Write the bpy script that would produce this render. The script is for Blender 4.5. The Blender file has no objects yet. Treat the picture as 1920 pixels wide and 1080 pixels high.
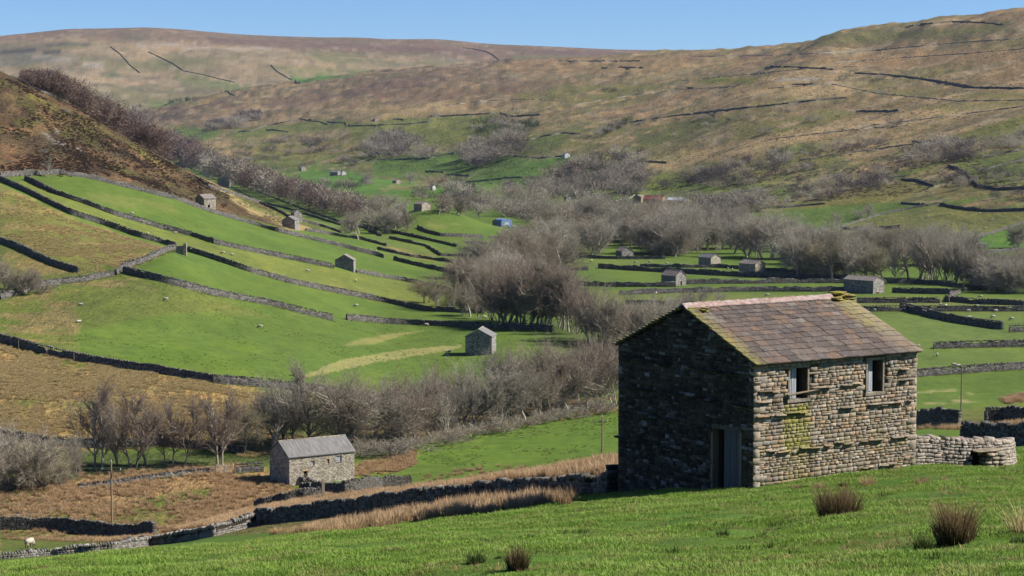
import bpy, math, random
import numpy as np
from mathutils import Vector, Matrix
R = math.radians
rng = np.random.default_rng(7); random.seed(7)
scn = bpy.context.scene; COL = scn.collection
# ---------------------------------------------------------------- camera
EYE, F, TH = 58.0, 3733.0, math.atan(290/3733)
cam_d = bpy.data.cameras.new('camera'); cam = bpy.data.objects.new('camera', cam_d); COL.objects.link(cam)
cam.location = (0, 0, EYE); cam.rotation_euler = (math.pi/2-TH, 0, 0)
cam_d.sensor_width = 36; cam_d.lens = F*36/1920; cam_d.clip_start = .5; cam_d.clip_end = 30000
scn.camera = cam
# ---------------------------------------------------------------- sky and sun
SUN_EL, SUN_AZ = R(40), R(91)          # azimuth clockwise from +Y (the view direction): sun high on the right
w = bpy.data.worlds.new('World'); scn.world = w; w.use_nodes = True
nt = w.node_tree; sky = nt.nodes.new('ShaderNodeTexSky'); sky.sky_type = 'NISHITA'; sky.sun_disc = False
sky.sun_elevation = SUN_EL; sky.sun_rotation = SUN_AZ; sky.altitude = 2500; sky.air_density = 1.0; sky.dust_density = 0; sky.ozone_density = 5
tn = nt.nodes.new('ShaderNodeMix'); tn.data_type = 'RGBA'; tn.blend_type = 'MULTIPLY'; tn.inputs[0].default_value = 1; tn.inputs[7].default_value = (.84, 1.03, 1.28, 1)
nt.links.new(sky.outputs[0], tn.inputs[6]); nt.links.new(tn.outputs[2], nt.nodes['Background'].inputs[0]); nt.nodes['Background'].inputs[1].default_value = .05
sd = bpy.data.lights.new('sun', 'SUN'); sd.energy = 5; sd.angle = R(.53); sd.color = (1, .95, .87)
sun = bpy.data.objects.new('sun', sd); COL.objects.link(sun)
SV = Vector((math.sin(SUN_AZ)*math.cos(SUN_EL), math.cos(SUN_AZ)*math.cos(SUN_EL), math.sin(SUN_EL)))
sun.rotation_euler = SV.to_track_quat('Z', 'Y').to_euler(); sun.location = (200, 0, 300)
scn.view_settings.view_transform = 'Standard'; scn.view_settings.look = 'None'
scn.view_settings.exposure = .95; scn.view_settings.gamma = 1; scn.view_settings.use_curve_mapping = False
scn.cycles.volume_bounces = 0; scn.cycles.max_bounces = 4; scn.cycles.diffuse_bounces = 1; scn.cycles.glossy_bounces = 1; scn.cycles.transparent_max_bounces = 8
# ---------------------------------------------------------------- picture -> world
CT, ST = math.cos(TH), math.sin(TH)
def ut(px, py):
    """pixel of the photograph -> (X/Y, Z/Y) of its sight line"""
    a = (np.asarray(px, float)-960)/F; b = (540-np.asarray(py, float))/F
    y = CT+b*ST
    return a/y, (-ST+b*CT)/y
def to_px(X, Y, Z):
    """world (Z above eye) -> pixel"""
    f = Y*CT-Z*ST; u = Y*ST+Z*CT
    return 960+F*X/f, 540-F*u/f
# ---------------------------------------------------------------- noise
def _h(ix, iy, s):
    n = (ix*374761393+iy*668265263+s*974711) & 0x7fffffff
    n = ((n ^ (n >> 13))*1274126177) & 0x7fffffff
    return ((n ^ (n >> 16)) & 0xffff)/65535.0
def vn(x, y, s=0):
    x = np.asarray(x, float); y = np.asarray(y, float)
    ix = np.floor(x).astype(np.int64); iy = np.floor(y).astype(np.int64); fx = x-ix; fy = y-iy
    fx = fx*fx*fx*(fx*(fx*6-15)+10); fy = fy*fy*fy*(fy*(fy*6-15)+10)
    a = _h(ix, iy, s); b = _h(ix+1, iy, s); c = _h(ix, iy+1, s); d = _h(ix+1, iy+1, s)
    return (a+(b-a)*fx+(c-a)*fy+(a-b-c+d)*fx*fy)*2-1
def fbm(x, y, o=4, s=0):
    v = 0; a = 1; t = 0
    for i in range(o):
        v = v+a*vn(x*2**i+i*17.3, y*2**i-i*9.1, s+i); t += a; a *= .5
    return v/t
def sst(a, b, x):
    t = np.clip((x-a)/(b-a), 0, 1); return t*t*(3-2*t)
# ---------------------------------------------------------------- terrain sheets from surveyed points
def _phi(r2): return np.where(r2 > 1e-12, r2*np.log(r2+1e-12), 0)
class TPS:
    """height/distance ratio as a thin-plate surface over (bearing, log distance)"""
    def __init__(s, pts, su=3.2, lam=1e-4):
        P = np.array(pts, float); u, t = ut(P[:, 0], P[:, 1])
        s.su = su; s.X = np.c_[u*su, np.log(P[:, 2])]; n = len(P)
        K = _phi(((s.X[:, None]-s.X[None])**2).sum(-1))+lam*np.eye(n)
        A = np.zeros((n+3, n+3)); A[:n, :n] = K; A[:n, n] = 1; A[:n, n+1:] = s.X; A[n, :n] = 1; A[n+1:, :n] = s.X.T
        s.w = np.linalg.solve(A, np.r_[t, 0, 0, 0])
    def __call__(s, u, lY):
        sh = u.shape; Q = np.c_[(u*s.su).ravel(), lY.ravel()]; out = np.empty(len(Q))
        for i in range(0, len(Q), 40000):
            q = Q[i:i+40000]; out[i:i+40000] = _phi(((q[:, None]-s.X[None])**2).sum(-1))@s.w[:-3]+s.w[-3]+q@s.w[-2:]
        return out.reshape(sh)
NEAR = TPS([(-300,1400,12),(-300,1130,40),(-300,1085,150),
 (0,1400,12.5),(480,1400,11.5),(960,1400,11),(1412,1400,10.5),(1920,1400,10),(2300,1400,9.6),
 (0,1080,39),(0,1064,90),(0,1051,160),(0,1016,250),(0,1020,290),(87,1043,165),(87,1012,255),(213,1032,172),(320,1020,178),(290,1007,255),(213,1012,255),
 (480,1080,33),(480,1022,75),(480,985,185),(480,958,255),(480,960,290),(640,967,160),(640,940,240),(560,928,290),(560,960,330),
 (700,928,255),(773,950,140),(770,920,220),(770,925,280),(873,941,125),(960,1080,27.5),(960,990,52),(960,931,112),(960,897,170),(960,905,230),(960,930,290),
 (1067,927,100),(1067,885,150),(1067,905,230),(1158,925,85),(1150,893,108),(1150,869,135),(1150,885,200),(1150,930,270),
 (1412,1080,24.5),(1412,1000,40),(1412,950,55),(1412,915,76),(1400,885,100),(1400,860,160),(1400,900,240),
 (1712,960,44),(1712,873,81),(1712,840,110),(1712,808,200),(1712,799,270),(1712,830,330),
 (1850,1080,22),(1850,1000,32),(1850,930,50),(1850,872,86),(1888,838,125),(1848,803,205),(1848,797,235),(1860,830,330),
 (1920,838,122),(1920,795,215),(1920,825,330),(2300,1060,22),(2300,830,86),(2300,770,220),(2300,830,330),
 (0,1150,400),(480,1100,400),(960,1100,400),(1412,1100,400),(1920,1050,400)])
LEFT = TPS([(0,900,330),(200,880,345),(-250,880,350),(-250,600,440),(-250,300,700),(-250,130,850),(-250,60,1000),(-250,150,1500),
 (0,640,420),(0,740,375),(213,687,405),(200,770,370),(400,717,400),(400,790,370),(633,740,413),(900,800,430),
 (0,562,480),(113,533,500),(230,510,520),(327,465,560),(625,602,540),(400,552,525),(907,640,600),(650,600,560),
 (0,500,520),(0,440,580),(0,340,655),(100,372,650),(200,415,640),(327,462,585),(640,552,640),(850,590,690),
 (47,335,700),(300,428,675),(645,507,700),(887,562,740),
 (0,330,690),(160,333,725),(320,368,755),(400,399,775),(520,435,805),(640,462,830),(720,483,845),(880,520,860),
 (0,240,790),(0,143,900),(80,173,930),(147,200,950),(200,290,850),(300,290,990),(300,330,890),(433,353,1040),(430,385,900),(560,398,1060),(560,428,880),(640,423,1060),(640,440,950),(800,452,1010),(800,480,930),(930,520,1000),
 (0,175,1200),(0,200,1600),(147,245,1300),(147,262,1600),(300,325,1300),(300,345,1600),(433,385,1400),(560,420,1400),(640,440,1400),(800,480,1400),
 (1000,650,500),(1000,560,900),(1000,500,1300),(-250,260,2500),(200,330,2500),(640,450,2500)])
RIGHT = TPS([(2250,480,950),(1920,452,1082),(1740,440,1120),(1577,434,1190),(1400,414,1340),(1190,384,1650),(1000,356,2080),(850,343,2350),(700,338,2500),(560,330,2700),(450,310,3000),
 (2250,400,1080),(2250,290,1350),(2250,150,2000),(2250,0,2800),(2250,60,4500),
 (1920,395,1180),(1920,350,1290),(1920,280,1520),(1920,167,2050),(1920,100,2450),(1920,26,2900),(1920,60,3800),
 (1750,384,1270),(1750,340,1420),(1750,280,1640),(1750,150,2350),(1750,90,2800),(1750,42,3050),(1750,80,4000),
 (1600,385,1360),(1600,300,1700),(1600,210,2150),(1600,138,2650),(1600,100,3000),(1590,64,3250),(1600,90,4200),(1690,57,3150),(1555,67,3300),(1850,34,2960),(1800,42,3000),
 (1532,76,3380),(1512,88,3500),(1480,92,3620),(1440,93,3800),(1510,112,4600),(1450,118,4900),(1500,104,3250),(1540,92,3000),
 (1400,380,1480),(1400,280,1950),(1400,180,2500),(1400,94,4000),(1400,130,5200),
 (1280,350,1800),(1280,300,2050),(1280,215,2650),(1280,140,3400),(1280,97,4400),(1280,125,5300),
 (1000,297,2350),(1000,216,3050),(1000,150,3900),(1000,113,4700),(1000,140,5600),
 (850,290,2700),(850,210,3400),(850,122,4800),(850,150,5600),
 (700,300,2850),(700,235,3300),(700,180,4000),(690,135,4900),(700,170,5700),
 (560,260,3400),(560,200,4100),(560,153,4900),(560,190,5700),
 (420,270,3400),(420,225,4000),(430,172,4900),(430,210,5700),
 (300,230,4200),(285,204,4900),(280,240,5700),(100,290,4200),(100,250,5000),(-100,320,5000),
 (2250,560,800),(1920,560,800),(1500,560,900),(1000,520,1200),(600,430,1900),(300,380,2600)], lam=4e-5)
FAR = TPS([(-300,230,5000),(0,212,5100),(300,205,5200),(600,175,5500),(900,150,5900),(1300,130,6200),(1700,140,6200),(2200,140,6200),
 (-300,100,6300),(0,76,6400),(90,68,6450),(112,64,6450),(200,63,6480),(240,60,6500),(295,61,6500),(335,66,6500),(440,74,6500),(640,78,6600),(780,85,6600),(830,80,6650),(880,85,6700),(1000,88,6800),(1280,96,6900),(1500,110,6900),(1900,120,6900),(2300,120,6900),
 (0,130,5900),(300,125,5950),(640,125,6100),(900,115,6300),(1280,108,6500),
 (-300,140,8000),(0,120,8000),(240,110,8000),(640,120,8200),(1000,130,8400),(1280,140,8500),(1900,160,8500),(2300,160,8500)])
# distances of the sheet's rows: densest where the photograph looks closest
def _rows():
    out = [6.0]
    while out[-1] < 8600:
        Y = out[-1]; k = .0115 if Y < 90 else .0075 if Y < 400 else .0062 if Y < 1400 else .009 if Y < 3500 else .011
        out.append(Y*(1+k))
    return np.array(out)
YR = _rows(); UL, UR, NU = -.345, .345, 760
UC = np.linspace(UL, UR, NU)
def smax(a, b, k): 
    h = np.clip(.5+.5*(a-b)/k, 0, 1); return b+(a-b)*h+k*h*(1-h)
def coarse(fn, U, L):
    """evaluate a smooth sheet on every 4th node and interpolate"""
    ui = np.arange(0, U.shape[1]+4, 4); uu = UL+ui*(UR-UL)/(NU-1)
    ls = np.linspace(L[0, 0], L[-1, 0], 260); g = fn(*np.meshgrid(uu, ls))
    a = (U-UL)/(UR-UL)*(NU-1)/4; b = (L-ls[0])/(ls[1]-ls[0])
    ia = np.clip(np.floor(a).astype(int), 0, len(uu)-2); ib = np.clip(np.floor(b).astype(int), 0, 258); a -= ia; b -= ib
    return (g[ib, ia]*(1-a)+g[ib, ia+1]*a)*(1-b)+(g[ib+1, ia]*(1-a)+g[ib+1, ia+1]*a)*b
U2, Y2 = np.meshgrid(UC, YR); L2 = np.log(Y2); X2 = U2*Y2
near = coarse(NEAR, U2, L2)*Y2; left = coarse(LEFT, U2, L2)*Y2; right = coarse(RIGHT, U2, L2)*Y2; far = coarse(FAR, U2, L2)*Y2
NOPE = -400
near = np.where(Y2 > 420, NOPE, near); near += .12*fbm(X2/5, Y2/7, 3, 1)*sst(15, 40, Y2)+.5*fbm(X2/30, Y2/40, 3, 2)*sst(60, 200, Y2)
near += .05*fbm(X2/.8, Y2/.8, 2, 3)*(Y2 < 120)+.16*fbm(X2/2.4, Y2/2.6, 2, 8)*sst(14, 30, Y2)*(Y2 < 140)
left = np.where((Y2 < 300) | (Y2 > 2600) | (U2 > .11), NOPE, left-2-60*sst(.0, .07, U2)); left += .9*fbm(X2/45, Y2/60, 4, 5)*sst(350, 600, Y2)+2.2*fbm(X2/60, Y2/80, 4, 6)*sst(780, 950, Y2)
# right hill: long terraces and gullies running down to the left
A = X2*.80+Y2*.60; B = -X2*.60+Y2*.80
rid = 1-np.abs(fbm(A/420, B/90, 4, 11)); rid2 = 1-np.abs(fbm(A/240, B/34, 3, 14))
rn = 16*(rid-.75)+6.0*fbm(A/300, B/70, 4, 12)+5.5*(rid2-.75)+2.4*fbm(A/50, B/18, 3, 13)
right = np.where((Y2 < 800) | (Y2 > 6200), NOPE, right+rn*sst(1150, 1900, Y2)*(.55+.45*sst(2000, 3500, Y2)))
far = np.where(Y2 < 4700, NOPE, far+22*fbm(X2/700, Y2/300, 5, 21)*sst(5000, 5700, Y2)*(.35+.65*sst(6700, 5900, Y2)))
flo = -EYE+.6*fbm(X2/90, Y2/120, 3, 31)+2.0*fbm(X2/160, Y2/200, 2, 32)*sst(1300, 2200, Y2)
# knoll with a barn on top
kx, ky = ut(810, 400)[0]*1140, 1140
flo += 15.5*np.exp(-((X2-kx+2)/34)**2*1.0-((Y2-ky)/75)**2)
for (px, py, d, h, sx, sy) in ((640, 340, 2250, 9, 60, 160), (800, 355, 1900, 9, 55, 120)):
    x0 = ut(px, py)[0]*d; flo += h*np.exp(-((X2-x0)/sx)**2-((Y2-d)/sy)**2)
Z = smax(near, flo, .6+.006*Y2); Z = smax(left, Z, .4+.005*Y2); Z = smax(right, Z, 2+.0022*Y2); Z = np.maximum(far, Z)
LAYER = np.argmax(np.stack([flo, near, left, right, far]), 0)   # which landform each node belongs to
Tt = Z/Y2
def _bil(A_, u, lY):
    a = (np.asarray(u, float)-UL)/(UR-UL)*(NU-1); b = np.interp(lY, np.log(YR), np.arange(len(YR)))
    a = np.clip(a, 0, NU-1.001); b = np.clip(b, 0, len(YR)-1.001); ia = a.astype(int); ib = b.astype(int); a = a-ia; b = b-ib
    return (A_[ib, ia]*(1-a)+A_[ib, ia+1]*a)*(1-b)+(A_[ib+1, ia]*(1-a)+A_[ib+1, ia+1]*a)*b
def ground(X, Y):
    """world height of the ground"""
    X = np.asarray(X, float); Y = np.maximum(np.asarray(Y, float), 6.1)
    return _bil(Z, X/Y, np.log(Y))+EYE
_LS = np.linspace(math.log(8), math.log(8500), 2600)
def pick(px, py, dmin=8, dmax=8500):
    """where the sight line through a pixel first meets the ground: world (x, y, z)"""
    u, t = ut(px, py); u = float(u); t = float(t)
    tt = _bil(Tt, np.full(len(_LS), u), _LS); ok = (tt >= t) & (_LS >= math.log(dmin)) & (_LS <= math.log(dmax))
    if ok.any(): i = int(np.argmax(ok))
    else:
        m = (_LS >= math.log(dmin)) & (_LS <= math.log(dmax)); i = int(np.argmax(np.where(m, tt, -9)))
    l = _LS[i]
    if 0 < i and ok.any() and tt[i-1] < t: l = _LS[i-1]+(_LS[i]-_LS[i-1])*(t-tt[i-1])/(tt[i]-tt[i-1])
    Y = math.exp(l); X = u*Y
    return X, Y, float(ground(X, Y))
def pick_line(pts, step=12, **k):
    out = []
    for (a, b), (c, d) in zip(pts[:-1], pts[1:]):
        n = max(1, int(math.hypot(c-a, d-b)/step))
        for i in range(n): out.append(pick(a+(c-a)*i/n, b+(d-b)*i/n, **k))
    out.append(pick(*pts[-1], **k)); return out
# ---------------------------------------------------------------- objects
def mesh_np(name, V, Fc, mat=None, attrs=None, smooth=False, mats=None, midx=None):
    """Fc: (n,k) int array or list of faces"""
    me = bpy.data.meshes.new(name); V = np.asarray(V, np.float32)
    if isinstance(Fc, np.ndarray):
        n, k = Fc.shape; me.vertices.add(len(V)); me.vertices.foreach_set('co', V.ravel())
        me.loops.add(n*k); me.loops.foreach_set('vertex_index', Fc.astype(np.int32).ravel())
        me.polygons.add(n); me.polygons.foreach_set('loop_start', np.arange(0, n*k, k, dtype=np.int32))
        if smooth: me.polygons.foreach_set('use_smooth', np.ones(n, bool))
    else:
        me.from_pydata(V.tolist(), [], [list(f) for f in Fc])
        if smooth: me.polygons.foreach_set('use_smooth', np.ones(len(me.polygons), bool))
    if attrs:
        for nm, (dom, ty, dat) in attrs.items():
            a = me.attributes.new(nm, ty, dom); a.data.foreach_set('color' if 'COLOR' in ty else 'value', np.asarray(dat, np.float32).ravel())
    if mats: 
        for m in mats: me.materials.append(m)
        if midx is not None: me.polygons.foreach_set('material_index', np.asarray(midx, np.int32))
    elif mat: me.materials.append(mat)
    me.update(calc_edges=True); me.validate()
    return me
def link(name, data, parent=None, loc=None, rz=None, kind=None):
    o = bpy.data.objects.new(name, data); COL.objects.link(o)
    if parent: o.parent = parent
    if loc is not None: o.location = loc
    if rz is not None: o.rotation_euler[2] = rz
    if kind: o['kind'] = kind
    return o
def tag(o, label, cat, group=None):
    o['label'] = label; o['category'] = cat
    if group: o['group'] = group
    return o
def thing(name, label, cat, loc=(0, 0, 0), rz=0, group=None):
    return tag(link(name, None, None, loc, rz), label, cat, group)
class MB:
    """collects boxes, tubes, prisms into one mesh"""
    def __init__(s): s.v = []; s.f = []; s.a = []
    def add(s, v, f, val=0):
        o = len(s.v); s.v += [tuple(p) for p in v]; s.f += [tuple(i+o for i in g) for g in f]; s.a += [val]*len(f)
    def box(s, x0, x1, y0, y1, z0, z1, val=0):
        s.add([(x0,y0,z0),(x1,y0,z0),(x1,y1,z0),(x0,y1,z0),(x0,y0,z1),(x1,y0,z1),(x1,y1,z1),(x0,y1,z1)],
              [(0,3,2,1),(4,5,6,7),(0,1,5,4),(1,2,6,5),(2,3,7,6),(3,0,4,7)], val)
    def tube(s, P, r0, r1=None, n=6, cap=True):
        r1 = r0 if r1 is None else r1; P = [Vector(p) for p in P]; k = len(P); vs = []
        for i, p in enumerate(P):
            d = (P[min(i+1, k-1)]-P[max(i-1, 0)]).normalized(); q = d.to_track_quat('Z', 'Y'); r = r0+(r1-r0)*i/max(1, k-1)
            for j in range(n):
                a = 2*math.pi*j/n; vs.append(p+q@Vector((r*math.cos(a), r*math.sin(a), 0)))
        fs = [(i*n+j, i*n+(j+1) % n, (i+1)*n+(j+1) % n, (i+1)*n+j) for i in range(k-1) for j in range(n)]
        if cap: fs += [tuple(range(n))[::-1], tuple((k-1)*n+j for j in range(n))]
        s.add(vs, fs)
    def build(s, name, mat, parent=None, loc=None, rz=None, kind=None, attr=False, smooth=False):
        me = mesh_np(name, s.v, s.f, mat, {'rnd': ('FACE', 'FLOAT', s.a)} if attr else None, smooth)
        return link(name, me, parent, loc, rz, kind)
# ---------------------------------------------------------------- material helpers
def mat_new(name):
    m = bpy.data.materials.new(name); m.use_nodes = True; m.node_tree.nodes.clear(); return m, m.node_tree.nodes, m.node_tree.links
class N:
    def __init__(s, name, rough=.9, spec=.2):
        s.m, s.n, s.l = mat_new(name); s.out = s.n.new('ShaderNodeOutputMaterial'); s.b = s.n.new('ShaderNodeBsdfPrincipled')
        s.b.inputs['Roughness'].default_value = rough; s.b.inputs['Specular IOR Level'].default_value = spec; s.l.new(s.b.outputs[0], s.out.inputs[0])
    def set(s, i, v):
        if hasattr(v, 'links'): s.l.new(v, i)
        else: i.default_value = v
    def node(s, t, out=0, **k):
        n = s.n.new(t)
        for a, v in k.items():
            if a in n.bl_rna.properties: setattr(n, a, v)
        for a, v in k.items():
            if a not in n.bl_rna.properties: s.set(n.inputs[a.replace('_', ' ')], v)
        return n.outputs[out]
    def pos(s): return s.node('ShaderNodeNewGeometry')
    def obj(s): return s.node('ShaderNodeTexCoord', 3)
    def scale(s, v, sc):
        n = s.n.new('ShaderNodeMapping'); s.l.new(v, n.inputs[0]); n.inputs['Scale'].default_value = sc; return n.outputs[0]
    def noise(s, v, sc, det=4, ro=.6, col=False): return s.node('ShaderNodeTexNoise', 1 if col else 0, Vector=v, Scale=sc, Detail=det, Roughness=ro)
    def ramp(s, f, stops, interp='LINEAR'):
        n = s.n.new('ShaderNodeValToRGB'); s.set(n.inputs[0], f); cr = n.color_ramp; cr.interpolation = interp
        while len(cr.elements) < len(stops): cr.elements.new(.5)
        for e, (p, c) in zip(cr.elements, stops):
            e.position = p; e.color = (c, c, c, 1) if not hasattr(c, '__len__') else (*c[:3], 1)
        return n.outputs[0]
    def mix(s, f, a, b, mode='MIX'):
        n = s.n.new('ShaderNodeMix'); n.data_type = 'RGBA'; n.blend_type = mode; s.set(n.inputs[0], f)
        for i, v in ((6, a), (7, b)):
            s.set(n.inputs[i], v if hasattr(v, 'links') else ((*v[:3], 1) if hasattr(v, '__len__') else (v, v, v, 1)))
        return n.outputs[2]
    def math(s, op, a, b=0, c=0):
        n = s.n.new('ShaderNodeMath'); n.operation = op; s.set(n.inputs[0], a); s.set(n.inputs[1], b); s.set(n.inputs[2], c); return n.outputs[0]
    def attr(s, name, out=2): 
        n = s.n.new('ShaderNodeAttribute'); n.attribute_name = name; return n.outputs[out]
    def color(s, c): s.set(s.b.inputs['Base Color'], c if hasattr(c, 'links') else (*c[:3], 1)); return s
    def bump(s, h, dist=.02, st=.6): 
        s.l.new(s.node('ShaderNodeBump', Height=h, Distance=dist, Strength=st), s.b.inputs['Normal']); return s
# ================================================================ the ground and its cover
def in_poly(px, py, P):
    c = np.zeros(px.shape, bool); n = len(P)
    for i in range(n):
        x1, y1 = P[i]; x2, y2 = P[(i+1) % n]
        if y1 == y2: continue
        c ^= ((y1 > py) != (y2 > py)) & (px < (x2-x1)*(py-y1)/(y2-y1)+x1)
    return c
PX2, PY2 = to_px(X2, Y2, Z)
G1 = (.072, .122, .018); G2 = (.080, .118, .020); G3 = (.105, .122, .034); GY = (.150, .142, .048)   # lush, meadow, dry, straw green
TAN = (.235, .165, .075); RUSH = (.215, .125, .055); OCH = (.20, .145, .068); HEA = (.085, .055, .032); MOS = (.105, .098, .028); PUR = (.10, .060, .055); SCR = (.26, .25, .24)
Ccol = np.empty(Z.shape+(3,)); rough = np.zeros(Z.shape); Ccol[:] = G1
def n1(s, a, b, o=4): return fbm(X2/a, Y2/b, o, s)
def mixc(m, c):
    global Ccol
    m = m[..., None] if m.ndim == 2 else m; Ccol = Ccol*(1-m)+np.array(c)*m
def paint(P, c, amt=1, dmin=0, dmax=9000, layers=None, wob=3, ro=None, thr=None, seed=50, ns=None, soft=None):
    """cover of one parcel; wob = raggedness of its edge (photo pixels), thr = patchy cover"""
    xs = [p[0] for p in P]; ys = [p[1] for p in P]
    c0 = int(np.clip((ut(min(xs)-12, 540)[0]-UL)/(UR-UL)*(NU-1)-3, 0, NU-2)); c1 = int(np.clip((ut(max(xs)+12, 540)[0]-UL)/(UR-UL)*(NU-1)+4, c0+1, NU))
    r0 = max(0, int(np.searchsorted(YR, dmin))); r1 = max(r0+1, int(np.searchsorted(YR, dmax)))
    sy = PY2[r0:r1, c0:c1]; hit = ((sy > min(ys)-10) & (sy < max(ys)+10)).any(1)
    if not hit.any(): return
    k = np.flatnonzero(hit); r1 = r0+k[-1]+1; r0 += k[0]; S = (slice(r0, r1), slice(c0, c1))
    px, py, x2, y2, u2, l2 = PX2[S], PY2[S], X2[S], Y2[S], U2[S], L2[S]
    wx = px+wob*.8*fbm(u2*120, l2*110, 3, 3) if wob else px
    wy = py+wob*.6*fbm(u2*220, l2*140, 3, 4) if wob else py
    sf = soft if soft is not None else (0 if wob <= 2 else wob*.9)
    m = in_poly(wx, wy, P).astype(float) if sf == 0 else sum(in_poly(wx+sf*a, wy+sf*.5*b, P).astype(float) for a, b in ((-1, -1), (1, -.6), (-.6, 1), (.8, .9), (0, 0), (-.3, .1)))/6
    if layers is not None: m = m*np.isin(LAYER[S], layers)
    m = m*amt
    if thr is not None:
        a, b = ns or (14, 20); m = m*sst(thr-.12, thr+.12, fbm(x2/a, y2/b, 4, seed))
    Ccol[S] = Ccol[S]*(1-m[..., None])+np.array(c)*m[..., None]
    if ro is not None: rough[S] = rough[S]*(1-m)+ro*m
ALL = [(-900, -600), (2900, -600), (2900, 1500), (-900, 1500)]
# landform base covers
near_m = (LAYER == 1).astype(float)
m = (LAYER == 0) & (Y2 > 250); mixc(m.astype(float), (.074, .116, .020))
m = (LAYER == 2).astype(float); mixc(m, (.076, .118, .021))
# right hill
hr = (LAYER == 3).astype(float); hgt = Z+EYE
strip = fbm(A/620, B/52, 5, 61); patch = fbm(X2/180, Y2/240, 5, 62); fine = fbm(A/70, B/14, 4, 63)
mixc(hr, (.205, .150, .078)); rough = np.maximum(rough, hr*.8)
mixc(hr*sst(.02, .14, strip+.3*fine), (.130, .112, .046))
mixc(hr*sst(.22, .34, patch+.25*fine)*.8, (.155, .102, .060))
mixc(hr*sst(.30, .40, -strip+.3*fine)*.7, (.26, .19, .105))
low = sst(75, 12, hgt-18*patch)             # greener towards the valley floor
mixc(hr*low*sst(-.22, -.02, fine+strip*.6)*.9, (.088, .112, .026))
mixc(hr*sst(34, 5, hgt-12*patch)*sst(-.15, .0, -strip)*.8, (.070, .118, .022))
mixc(hr*sst(3600, 4300, Y2)*sst(-.2, .2, patch)*.7, (.10, .062, .052))
mixc(hr*sst(3200, 4200, Y2)*(PX2 < 1100)*sst(-.1, .3, fine-.2*strip)*.6, PUR)
# far moor
hf = (LAYER == 4).astype(float); f2 = fbm(X2/500, Y2/220, 5, 71); f3 = fbm(X2/160, Y2/60, 4, 72)
mixc(hf, (.20, .155, .098)); mixc(hf*sst(-.05, .15, f2)*.75, (.120, .112, .056)); mixc(hf*sst(.1, .4, -f2+.3*f3), (.25, .185, .115))
mixc(hf*sst(6150, 6500, Y2+300*f2)*.8, (.125, .080, .065)); mixc(hf*sst(.35, .5, f3)*.5, (.11, .10, .06))
rough = np.maximum(rough, hf*.6)
l1 = sst(.80, .97, 1-np.abs(fbm(A/260, B/46, 4, 64))); l2 = sst(.84, .98, 1-np.abs(fbm(A/150, B/24, 3, 65)))
mixc(hr*l1*.6, (.085, .075, .045)); mixc(hr*l2*.45*sst(-.3,.3,patch), (.10, .095, .06)); mixc(hr*sst(.9, 1.0, 1-np.abs(fbm(A/320, B/60, 3, 66)))*.6, (.24, .20, .14))
sp1 = fbm(A/16, B/9, 2, 67); sp2 = fbm(A/34, B/12, 3, 68)
mixc(hr*sst(.32, .44, sp1)*.55, (.065, .06, .038)); mixc(hr*sst(.30, .42, -sp1)*.3, (.27, .215, .14)); mixc(hr*sst(.30, .40, sp2)*low*.7, (.05, .055, .028))
s3 = fbm(X2/40, Y2/30, 3, 74); mixc(hf*sst(.26, .38, s3)*.55, (.09, .08, .06)); mixc(hf*sst(.28, .38, -s3)*.4, (.28, .23, .17))
mixc(hf*sst(.86, .98, 1-np.abs(fbm(X2/400, Y2/120, 4, 73)))*.5, (.11, .10, .075))
# --- far moor parcels and scars
paint([(540,146),(680,140),(640,158),(560,156)], (.06,.12,.03), dmin=4700, wob=1)
paint([(400,148),(470,165),(460,178),(390,160)], (.10,.125,.05), .8, dmin=4700, wob=1)
paint([(330,135),(410,150),(380,165),(320,150)], (.10,.115,.045), .7, dmin=4700, wob=2)
paint([(270,192),(400,186),(400,196),(280,203)], (.09,.12,.04), .7, dmin=4700, wob=2)
for P in ([(0,94),(68,92),(66,99),(0,101)], [(76,96),(165,97),(163,101),(80,100)], [(60,82),(150,79),(205,81),(200,84),(90,86)], [(200,88),(215,87),(216,90),(200,91)]):
    paint(P, (.035,.035,.04), .9, dmin=4700, wob=1.5, soft=.8)
paint([(0,101),(160,102),(120,118),(0,122)], (.10,.10,.075), .8, dmin=4700, wob=4)
paint([(335,79),(390,84),(388,89),(340,84)], (.26,.25,.24), .5, dmin=4700, wob=3, thr=.0, ns=(80,60)); paint([(560,84),(595,86),(590,89),(560,88)], (.27,.26,.26), .5, dmin=4700, wob=2, soft=3, thr=-.1, ns=(80, 60))
paint([(185,135),(215,133),(225,142),(190,144)], (.07,.085,.05), .7, dmin=4700, wob=3)
paint([(835,105),(870,112),(850,122),(830,116)], (.11,.10,.09), .6, dmin=4700, wob=2)
for P, c, am in (([(0,83),(200,80),(215,86),(0,92)], (.11,.11,.07), .7), ([(150,112),(330,100),(420,120),(300,128)], (.10,.105,.05), .5), ([(380,70),(640,80),(900,92),(1250,98),(1250,104),(900,102),(600,94),(400,84)], (.10,.065,.058), .7),
    ([(560,92),(760,100),(870,118),(700,124),(600,118)], (.12,.12,.055), .6), ([(500,120),(560,128),(700,128),(690,138),(540,140)], (.10,.115,.045), .6), ([(930,104),(1200,106),(1180,114),(960,116)], (.085,.105,.045), .7)):
    paint(P, c, am, dmin=4700, wob=4, soft=4, thr=-.2, ns=(200, 200))
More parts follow.
